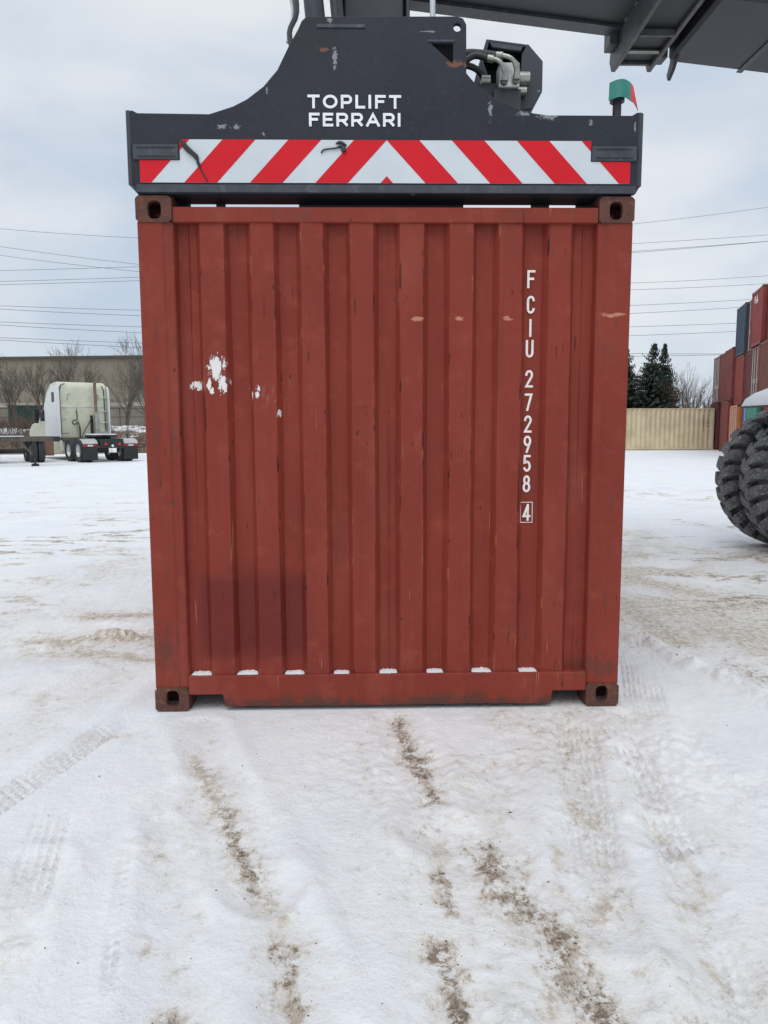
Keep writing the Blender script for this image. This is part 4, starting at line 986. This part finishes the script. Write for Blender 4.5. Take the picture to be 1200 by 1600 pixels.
for nm, lab, x, y, H, sd, ln, st in (
    ('bare_tree', 'leaning bare tree left of the white truck cab', -22.2, 48.5, 6.3, 3, (-.35, 0), 2),
    ('bare_tree', 'wide bare tree rising directly above the white truck cab', -19.8, 49.5, 7.6, 12, (.0, 0), 2),
    ('bare_tree', 'bare tree standing just behind the right side of the truck cab', -17.9, 51, 7.2, 21, (.08, 0), 2),
    ('bare_tree', 'slim bare tree beside the left edge of the red container', -15.9, 50, 7.4, 33, (.02, 0), 2),
    ('bare_tree', 'thin bare tree at the far left before the warehouse', -26.0, 52, 6.4, 44, (-.05, 0), 2)):
    bare_tree(nm, lab, (x, y, 1.0), H, sd, .75, .12, st, ln, 'bare trees before the warehouse')
bare_tree('bare_tree', 'broad bare bushy tree beside the spruces behind the cream container', (24.5, 52.5, 0), 8.6, 7, .62, .075, 11, (.04, 0), None, 'bark2', 5, True)
bare_tree('bare_tree', 'low bare tree between the bushy tree and the container stack', (27.6, 55, 0), 5.0, 17, .8, .08, 4, (.1, 0), None, 'bark', 5, True)
def needle_mat():
    m = Mat('spruce_needles'); n = m.noise(1.5, 5, .65); n2 = m.noise(9, 4, .6)
    c = m.mix(m.step(n, .3, .7), (0.022, 0.033, 0.028), (0.050, 0.066, 0.052)); c = m.mix(m.mul(m.step(n2, .55, .75), .4), c, (0.075, 0.08, 0.06))
    return m.out(c, .8)
M['needles'] = needle_mat()
def spruce(label, loc, H, Rb, seed, lean=0.0):
    rng = random.Random(seed); t = thing('spruce_tree', label, 'tree', loc, 0, 'dark spruces behind the cream container')
    MB().tube([(0, 0, -.1), (0, 0, H * .5), (lean * .5, 0, H * .85), (lean, 0, H)], [.16, .10, .04, .012], 7).build('trunk', M['bark'], t)
    m = MB(); z = .5
    while z < H * .995:
        f = z / H; L0 = Rb * (1 - f) ** 1.0 * rng.uniform(.75, 1.12) + .05; cx = lean * max(0, (f - .5) * 2) ** 1.5
        nb = 12 if f < .8 else 6
        for b in range(nb):
            az = 6.28 * b / nb + rng.uniform(-.3, .3); L1 = L0 * rng.uniform(.6, 1.15); el = rng.uniform(-.28, .0) if f < .8 else rng.uniform(.1, .7)
            dx, dy = math.cos(az), math.sin(az); steps = max(3, int(L1 / .13))
            for s in range(1, steps + 1):
                q = s / steps; px, py = cx + dx * L1 * q, dy * L1 * q; pz = z + L1 * q * el + .18 * L1 * q * q
                w_ = (.10 + .17 * (1 - q)) * (1.05 - .75 * f)
                for u in range(4):
                    a2 = az + rng.choice([-1, 1]) * rng.uniform(.5, 1.1); l_ = w_ * rng.uniform(1.0, 2.1); th = (.05 + .03 * rng.random()) * (1.1 - .6 * f)
                    ex, ey, ez = px + math.cos(a2) * l_, py + math.sin(a2) * l_, pz - rng.uniform(.02, .16)
                    nx_, ny_ = -math.sin(a2) * th, math.cos(a2) * th
                    m.raw([(px + nx_, py + ny_, pz - .03), (px - nx_, py - ny_, pz + .05), (ex - nx_ * .3, ey - ny_ * .3, ez), (ex + nx_ * .3, ey + ny_ * .3, ez - .03)], [(0, 1, 2, 3)])
        z += .15 + .12 * (1 - f) * rng.random()
    m.build('crown', M['needles'], t)
spruce('dark spruce half hidden by the right edge of the red container', (19.3, 52.0, 0), 7.5, 2.7, 5)
spruce('broad dark spruce in the middle of the group with a leaning tip', (21.35, 52.6, 0), 7.8, 3.3, 9, .35)
spruce('narrow dark spruce at the right of the group', (22.75, 53.6, 0), 7.8, 2.6, 15, .1)

# ------------------------------------------------------------------ warehouse, bank, brush and fence on the left
def siding():
    m = Mat('tan_siding'); n = m.noise(.25, 5, .6); s = m.noise(.9, 6, .7, stretch=(2.2, 2.2, .10))
    c = m.mix(m.step(n, .3, .7), (0.235, 0.205, 0.155), (0.29, 0.255, 0.20)); c = m.mix(m.mul(m.step(s, .48, .7), .5), c, (0.18, 0.155, 0.115))
    return m.out(c, .8)
wl = thing('warehouse', 'long tan warehouse with ribbed siding behind the bare trees', 'building', (-30, 68, 0), R(-5.5))
wm = siding()
MB().box(-45, 24, 0.3, 40, 0, 8.15).build('wall', wm, wl)
pw = .62; nb_ = int(69 / pw)
sh = None
for k in range(nb_):
    x = -45 + k * pw
    if x < -16 or x > 20: continue
    if sh is None:
        o = MB().prism([(0.001, .25), (.12, 0.225), (pw - .12, 0.225), (pw - .001, .25), (pw - .001, .299), (.001, .299)], 3.95, 8.1, 'z').build('siding_panel', wm, wl); sh = o.data
    else: o = link('siding_panel', sh, wl)
    o.location = (x, 0, 0)
MB().box(-45.1, 24.1, -.05, .299, 8.101, 8.3).build('parapet_cap', simple('cap_metal', (0.09, 0.075, 0.06), .6), wl)
MB().box(-45, 24, .1, .299, 3.55, 3.949).build('base_band', simple('base_band_paint', (0.36, 0.34, 0.30), .8), wl)
MB().box(-45, 24, .15, .299, 0, 3.549).build('base_wall', simple('base_wall_paint', (0.20, 0.18, 0.145), .85, 0, .2, .6), wl)
# snow-covered earth bank
rngb = np.random.default_rng(3)
def bank():
    xs = np.linspace(-46, -6, 260); ys = np.linspace(39.6, 62, 70); X, Y = np.meshgrid(xs, ys); x, y = X.ravel(), Y.ravel()
    e = y - .12 * (x + 15)
    h = 1.75 * sstep(e, 40.4, 45.5) * (1 - .35 * sstep(e, 50, 60)) * (.85 + .4 * (fbm(x, y, .35, 3, 91) - .3)) + .25 * (fbm(x, y, 1.3, 3, 92) - .5) * sstep(e, 40.5, 43) - .12
    h *= (1 - sstep(x, -9.5, -7.0))
    h -= .1 * (1 - (1 - sstep(x, -9.5, -7.0)))
    n = len(xs); i = (np.arange(len(ys) - 1)[:, None] * n + np.arange(n - 1)[None, :]).ravel()
    me = bpy.data.meshes.new('snow_bank'); me.from_pydata(np.stack([x, y, h], 1).tolist(), [], np.stack([i, i + 1, i + 1 + n, i + n], 1).tolist())
    for p in me.polygons: p.use_smooth = True
    m = Mat('bank_cover'); px, py, pz = m.xyz(); nn = m.noise(1.1, 6, .7, stretch=(1, 1, 2)); n2 = m.noise(5, 5, .7)
    f = m.step(m.add(m.mul(pz, .42), m.mul(m.math('SUBTRACT', nn, .5), 1.7)), .42, .66)
    c = m.mix(f, m.mix(m.step(n2, .4, .6), (0.10, 0.066, 0.046), (0.19, 0.135, 0.10)), (0.74, 0.76, 0.78))
    me.materials.append(m.out(c, .85)); tag(link('snow_bank', me), kind='structure'); return x, y, h
bkx, bky, bkh = bank()
def brush():
    rng = random.Random(77); m = MB()
    ok = [k for k in range(len(bkx)) if -40 < bkx[k] < -9 and bky[k] - .12 * (bkx[k] + 15) < 48 and bkh[k] > .02]
    for _ in range(5200):
        k = rng.choice(ok); lowp = bkx[k] > -18.3
        if lowp and bky[k] - .12 * (bkx[k] + 15) > 43.4 and rng.random() < .9: continue
        p = Vector((bkx[k] + rng.uniform(-.1, .1), bky[k] + rng.uniform(-.2, .2), bkh[k] - .05)); ln = rng.uniform(.25, .75) * (1 if lowp else 1.5)
        d = Vector((rng.gauss(0, .45), rng.gauss(0, .35), 1)).normalized(); q = p + d * ln * .6; e = q + (d + Vector((rng.gauss(0, .4), 0, -.15))).normalized() * ln * .5
        r = rng.uniform(.008, .02); m.tube([p, q, e], [r, r * .8, r * .4], 3)
    o = m.build('dead_brush', simple('dead_brush_stem', (0.135, 0.090, 0.070), .9, 0, .45, 1.5)); tag(o, 'tangle of dead brown brush growing on the snowy bank', 'brush', kind='stuff')
brush()
fn = thing('wire_fence', 'dark wire fence with thin posts along the top of the snowy bank', 'fence', (-16, 52.5, 0), R(4))
M['fencem'] = simple('fence_steel', (0.05, 0.05, 0.052), .6)
for k in range(-9, 4): MB().cyl((k * 2.6, 0, .8), (k * 2.6, 0, 3.0), .035, n=6).build('post', M['fencem'], fn)
for z in (2.95, 2.32): MB().cyl((-24, 0, z), (9, 0, z), .024, n=6).build('rail', M['fencem'], fn)
far_container('g', 'dark green container half hidden behind the brush at far left', 'darkgreen', 6.058, 2.591, (-27.0, 55.5, 0.75), R(25), False)

# ------------------------------------------------------------------ trucks
M['cream'] = simple('cream_truck_paint', (0.62, 0.62, 0.49), .35, 0, .05, 1.5, (0.40, 0.37, 0.27), .35)
M['white_p'] = simple('white_truck_paint', (0.70, 0.74, 0.74), .35, 0, .05, 2)
M['black_p'] = simple('black_truck_part', (0.018, 0.019, 0.021), .6, 0, .3, 4)
M['chrome'] = simple('exhaust_metal', (0.40, 0.38, 0.36), .35, .7, .2, 6); M['rust_pipe'] = simple('rusty_pipe', (0.21, 0.14, 0.105), .7, .1, .25, 5)
M['glass'] = simple('dark_glass', (0.02, 0.025, 0.03), .08); M['tail_red'] = simple('tail_light_red', (0.45, 0.02, 0.02), .3); M['plate_w'] = simple('plate_white', (0.72, 0.74, 0.74), .5)
M['wheel_a'] = simple('aluminium_wheel', (0.55, 0.55, 0.54), .4, .4, .15, 6, (0.2, 0.18, 0.15), .4)
M['frame_b'] = simple('trailer_frame_brown', (0.085, 0.072, 0.058), .8, 0, .3, 2, (0.16, 0.12, 0.08), .5); M['flap_br'] = simple('brown_flap', (0.26, 0.14, 0.10), .8, 0, .15, 2)
def truck_wheel(par, x, y, r=.51, wdt=.28, dual=False, s=1):
    t = MB().lathe([(.29, -wdt / 2 * .8), (r * .8, -wdt / 2), (r * .97, -wdt / 2 * .9), (r, -wdt / 2 * .7), (r, wdt / 2 * .7), (r * .97, wdt / 2 * .9), (r * .8, wdt / 2), (.29, wdt / 2 * .8)], (0, 0, 0), 'x', 28).build('tyre', M['tyre'], par, smooth=True)
    t.location = (x, y, r - .01)
    o = MB().lathe([(.0, s * wdt * .05), (.10, s * wdt * .12), (.12, s * wdt * .02), (.24, s * wdt * .02), (.28, s * wdt * .36), (.305, s * wdt * .40), (.295, 0), (.295, -s * wdt * .3), (0, -s * wdt * .28)], (0, 0, 0), 'x', 20).build('wheel_rim', M['wheel_a'], t, smooth=True)
tk = thing('semi_truck', 'white semi truck tractor with tall sleeper cab, seen from behind', 'truck', (-12.35, 30.4, 0), R(39))
side = [(1.95, 1.02), (1.95, 3.42), (2.05, 3.60), (2.3, 3.66), (3.1, 3.60), (3.75, 3.25), (4.15, 2.75), (4.35, 2.45), (4.55, 2.42), (5.25, 1.88), (6.5, 1.70), (6.95, 1.45), (7.05, .75), (6.8, .5), (5.7, .5), (5.5, 1.02)]
cabm = MB().prism([(p[0], p[1]) for p in side], -1.12, 1.12, 'x'); cabm.build('cab', M['cream'], tk, bevel=.07, seg=2)
for sx in (-1, 1):   # side extender fairings and doors in whiter paint
    x0, x1 = sorted((sx * 1.125, sx * 1.175)); o = MB().prism([(1.70, 1.1), (1.70, 3.2), (1.85, 3.45), (2.3, 3.50), (2.9, 3.40), (3.6, 3.02), (4.0, 2.6), (4.0, 1.05)], x0, x1, 'x').build('side_fairing', M['white_p'], tk, bevel=.015)
    MB().box(*sorted((sx * 1.1755, sx * 1.182)), 2.35, 2.75, 2.72, 3.18).build('sleeper_window', M['glass'], tk)
    MB().box(*sorted((sx * 1.121, sx * 1.128)), 4.02, 4.9, 1.85, 2.40).build('door_window', M['glass'], tk)
    MB().box(*sorted((sx * 1.24, sx * 1.42)), 4.75, 4.85, 1.75, 2.45).box(*sorted((sx * 1.12, sx * 1.24)), 4.78, 4.82, 2.2, 2.24).build('mirror', M['black_p'], tk, bevel=.02)
    MB().prism([(1.75, .95), (1.70, .42), (1.95, .30), (4.6, .30), (4.7, .45), (4.7, 1.0)], *sorted((sx * .72, sx * 1.16)), 'x').build('side_skirt', M['cream'], tk, bevel=.08, seg=2)
# rear wall fittings
MB().box(-1.05, 1.05, 1.925, 1.949, 2.50, 2.53).build('seam_strip', M['plate_w'], tk)
for x in (-.32, ): MB().box(x, x + .015, 1.935, 1.949, 1.2, 2.46).build('seam_strip', M['rim'], tk)
for x0, x1, z in ((-1.0, -.78, 2.42), (-1.0, -.8, 1.9), (-1.0, -.7, 1.25)): MB().box(x0, x1, 1.93, 1.949, z, z + .03).build('panel_bracket', M['rim'], tk)
for x, f in ((-.72, 1), (.70, -1)): MB().box(x, x + .03, 1.93, 1.949, 2.78, 3.05).box(x if f > 0 else x - .14, x + .17 if f > 0 else x + .03, 1.928, 1.9488, 3.051, 3.08).build('corner_mark', M['rim'], tk)
for z in (1.28, 1.75, 2.28, 2.95): MB().box(.78, 1.10, 1.88, 1.93, z, z + .035).build('ladder_rung', M['plate_w'], tk)
MB().tube([(.90, 1.92, 3.50), (.98, 1.915, 3.3), (1.0, 1.91, 2.5), (1.02, 1.91, 1.15)], .022, 6).build('cable', M['black_p'], tk)
MB().tube([(-1.05, 1.92, 1.2), (-1.06, 1.92, 3.25), (-.98, 1.92, 3.5), (-.8, 1.93, 3.56)], .022, 6).build('cab_gasket', M['black_p'], tk)
MB().cyl((.52, 1.72, 1.05), (.52, 1.72, 2.25), .105, n=14).build('muffler', M['chrome'], tk, smooth=True)
MB().cyl((.52, 1.72, 2.25), (.50, 1.72, 3.50), .072, n=12).tube([(.50, 1.72, 3.46), (.50, 1.70, 3.58), (.50, 1.62, 3.66)], .07, 10).build('exhaust_stack', M['rust_pipe'], tk, smooth=True)
wire('air_line', [(-.33, 1.90, 2.35), (-.33, 1.88, 1.9), (-.50, 1.86, 1.86), (-.55, 1.85, 1.73), (-.42, 1.85, 1.68), (-.30, 1.84, 1.80), (-.26, 1.82, 1.6), (-.28, 1.75, 1.1), (-.3, 1.6, 1.0)], .022, M['black_p'], tk)
wire('air_line', [(-.24, 1.82, 1.0), (-.22, 1.84, 1.5), (-.30, 1.85, 1.72)], .02, M['black_p'], tk)
wire('air_line', [(-.22, 1.7, 1.05), (.05, 1.8, 1.5), (.36, 1.85, 2.0)], .02, M['black_p'], tk)
MB().box(.30, .40, 1.85, 1.93, 1.1, 2.1).build('muffler_guard', M['black_p'], tk)
# frame, fifth wheel, wheels
for sx in (-1, 1): MB().box(*sorted((sx * .36, sx * .46)), -1.55, 5.6, .72, 1.0).build('frame_rail', M['black_p'], tk)
MB().box(-.5, .5, -1.62, -1.56, .62, 1.02).build('rear_crossmember', M['black_p'], tk)
MB().box(-1.1, 1.1, .95, 1.9, .92, 1.04).build('deck_plate', M['frame_b'], tk)
MB().prism([(-.55, -.75), (-.45, -.85), (-.12, -.85), (0, -.45), (.12, -.85), (.45, -.85), (.55, -.75), (.5, .45), (-.5, .45)], 1.10, 1.17, 'z').box(-.5, .5, -.1, .3, 1.0, 1.10).build('fifth_wheel', M['black_p'], tk)
fsn = MB().prism([(-.53, -.73), (-.43, -.82), (-.14, -.82), (0, -.40), (.14, -.82), (.43, -.82), (.53, -.73), (.46, .42), (-.46, .42)], 1.171, 1.235, 'z'); fsn.build('snow_cover', M['snow'], tk, bevel=.03, seg=2)
for y in (-.65, .65):
    for sx in (-1, 1):
        truck_wheel(tk, sx * 1.06, y, s=sx); truck_wheel(tk, sx * .73, y, s=sx)
    MB().cyl((-.62, y, .5), (.62, y, .5), .09, n=10).build('axle', M['black_p'], tk)
for sx in (-1, 1):
    truck_wheel(tk, sx * 1.0, 5.95, s=sx)
    x0, x1 = sorted((sx * .58, sx * 1.22))
    MB().box(x0, x1, -1.42, -1.39, .10, .80).build('mud_flap', M['black_p'], tk)
    MB().prism([(-1.44, .80), (-1.30, .92), (-1.05, 1.0), (-1.05, 1.03), (-1.32, .96), (-1.47, .83)], x0, x1, 'x').build('flap_hanger', M['wheel_a'], tk)
    for i in range(3):
        a = x0 + (x1 - x0) * i / 3; MB().box(a, a + (x1 - x0) / 3, -1.44, -1.421, .70, .77).build('reflector', M['plate_w'] if i == 1 else M['tail_red'], tk)
    MB().cyl((sx * .30, -1.63, .80), (sx * .30, -1.66, .80), .07, n=12).build('tail_lamp', M['tail_red'], tk)
MB().box(-.17, .17, -1.64, -1.625, .42, .62).build('number_plate', M['plate_w'], tk)
MB().cyl((0, -1.63, .72), (0, -1.66, .72), .055, n=10).build('plate_lamp', M['plate_w'], tk)
# chassis trailers at the far left
tr = thing('chassis_trailer', 'dark skeletal trailer frame on a landing leg left of the truck', 'trailer', (-13.3, 25.9, 0), R(24))
for y in (0, .9): MB().box(-12, .75, y, y + .13, .97, 1.17).build('main_beam', M['frame_b'], tr, bevel=.01)
for x in range(-11, 1, 1): MB().box(x, x + .09, .131, .899, 1.0, 1.12).build('cross_member', M['frame_b'], tr)
MB().box(.751, .95, -.1, 1.13, .96, 1.16).build('front_bolster', M['black_p'], tr)
for y in (-.02, 1.05):
    MB().box(-.07, .07, y, y + .12, .40, .969).box(-.045, .045, y + .015, y + .105, .05, .40).box(-.14, .14, y - .06, y + .18, 0.0, .05).build('landing_leg', M['black_p'], tr)
MB().prism([(-.6, .95), (-.10, .45), (-.05, .52), (-.45, .96)], .02, .08).build('leg_brace', M['frame_b'], tr)
for x in (-10.2, -8.9):
    for y in (-.45, 1.5):
        t = MB().lathe([(.29, -.11), (.42, -.14), (.50, -.12), (.51, -.1), (.51, .1), (.50, .12), (.42, .14), (.29, .11)], (0, 0, 0), 'y', 24).build('tyre', M['tyre'], tr, smooth=True); t.location = (x, y, .5)
        MB().lathe([(0, -.02), (.29, -.02), (.295, -.1), (.3, .1), (0, .05)], (0, 0, 0), 'y', 16).build('wheel_rim', M['rim'], t)
snow1 = MB().box(-1.9, -.35, -.03, .12, 1.171, 1.20); tag(snow1.build('beam_snow', M['snow'], bevel=.01), 'thin line of snow lying on the dark trailer beam', 'snow').location = (-13.3, 25.9, 0)
bpy.data.objects['beam_snow'].rotation_euler = (0, 0, R(24))
t2 = thing('chassis_trailer', 'second trailer behind the landing leg, its dark tyres and brown flap showing', 'trailer', (-15.8, 29.3, 0), R(33))
for sx in (-1, 1):
    MB().box(*sorted((sx * .36, sx * .48)), -1.3, 7, .95, 1.22).build('frame_rail', M['frame_b'], t2)
    for y in (-.6, .65):
        truck_wheel(t2, sx * 1.05, y, s=sx); truck_wheel(t2, sx * .74, y, s=sx)
        MB().box(*sorted((sx * .55, sx * 1.2)), y - .5, y + .5, 1.06, 1.09).build('mudguard', M['frame_b'], t2)
    MB().box(*sorted((sx * 1.4, sx * 1.95)), 1.2, 1.24, .22, .95).build('brown_flap', M['flap_br'], t2) if sx > 0 else None
MB().box(.48, 1.95, 1.18, 1.26, .96, 1.05).build('flap_arm', M['frame_b'], t2)
for y in (-.6, .65): MB().cyl((-.6, y, .5), (.6, y, .5), .08, n=10).build('axle', M['black_p'], t2)

# ------------------------------------------------------------------ overhead wires
WIRES = [(112.0, 0.000965, 0.02301, 29.592), (110.0, 0.000942, -0.04211, 23.163), (108.0, 0.000865, -0.04059, 21.895), (106.0, 0.000197, 0.04496, 25.744), (104.0, 0.000238, 0.05016, 24.002), (102.0, 0.000302, 0.05374, 23.176), (100.0, 0.000475, 0.00624, 17.214), (98.0, 0.000614, 0.00062, 15.896), (96.0, 0.000418, -0.00325, 14.264), (94.0, 0.000598, -0.01032, 12.907), (92.0, 0.000217, -0.02359, 11.329), (90.0, 0.000457, -0.02155, 10.458)]
M['wire'] = simple('wire_grey', (0.11, 0.12, 0.135), .6)
wn_ = ['highest', 'second highest', 'third highest', 'fourth highest', 'fifth highest', 'sixth highest', 'seventh highest', 'eighth highest', 'ninth highest', 'tenth highest', 'second lowest', 'lowest']
for (Y, a, b, c), nm in zip(WIRES, wn_):
    pts = [(x, Y, a * x * x + b * x + c) for x in range(-110, 111, 5)]
    o = MB().tube(pts, .027, 5).build('power_line', M['wire'])
    tag(o, f'{nm} thin overhead power wire at the left of the sky', 'power line', 'overhead power wires')
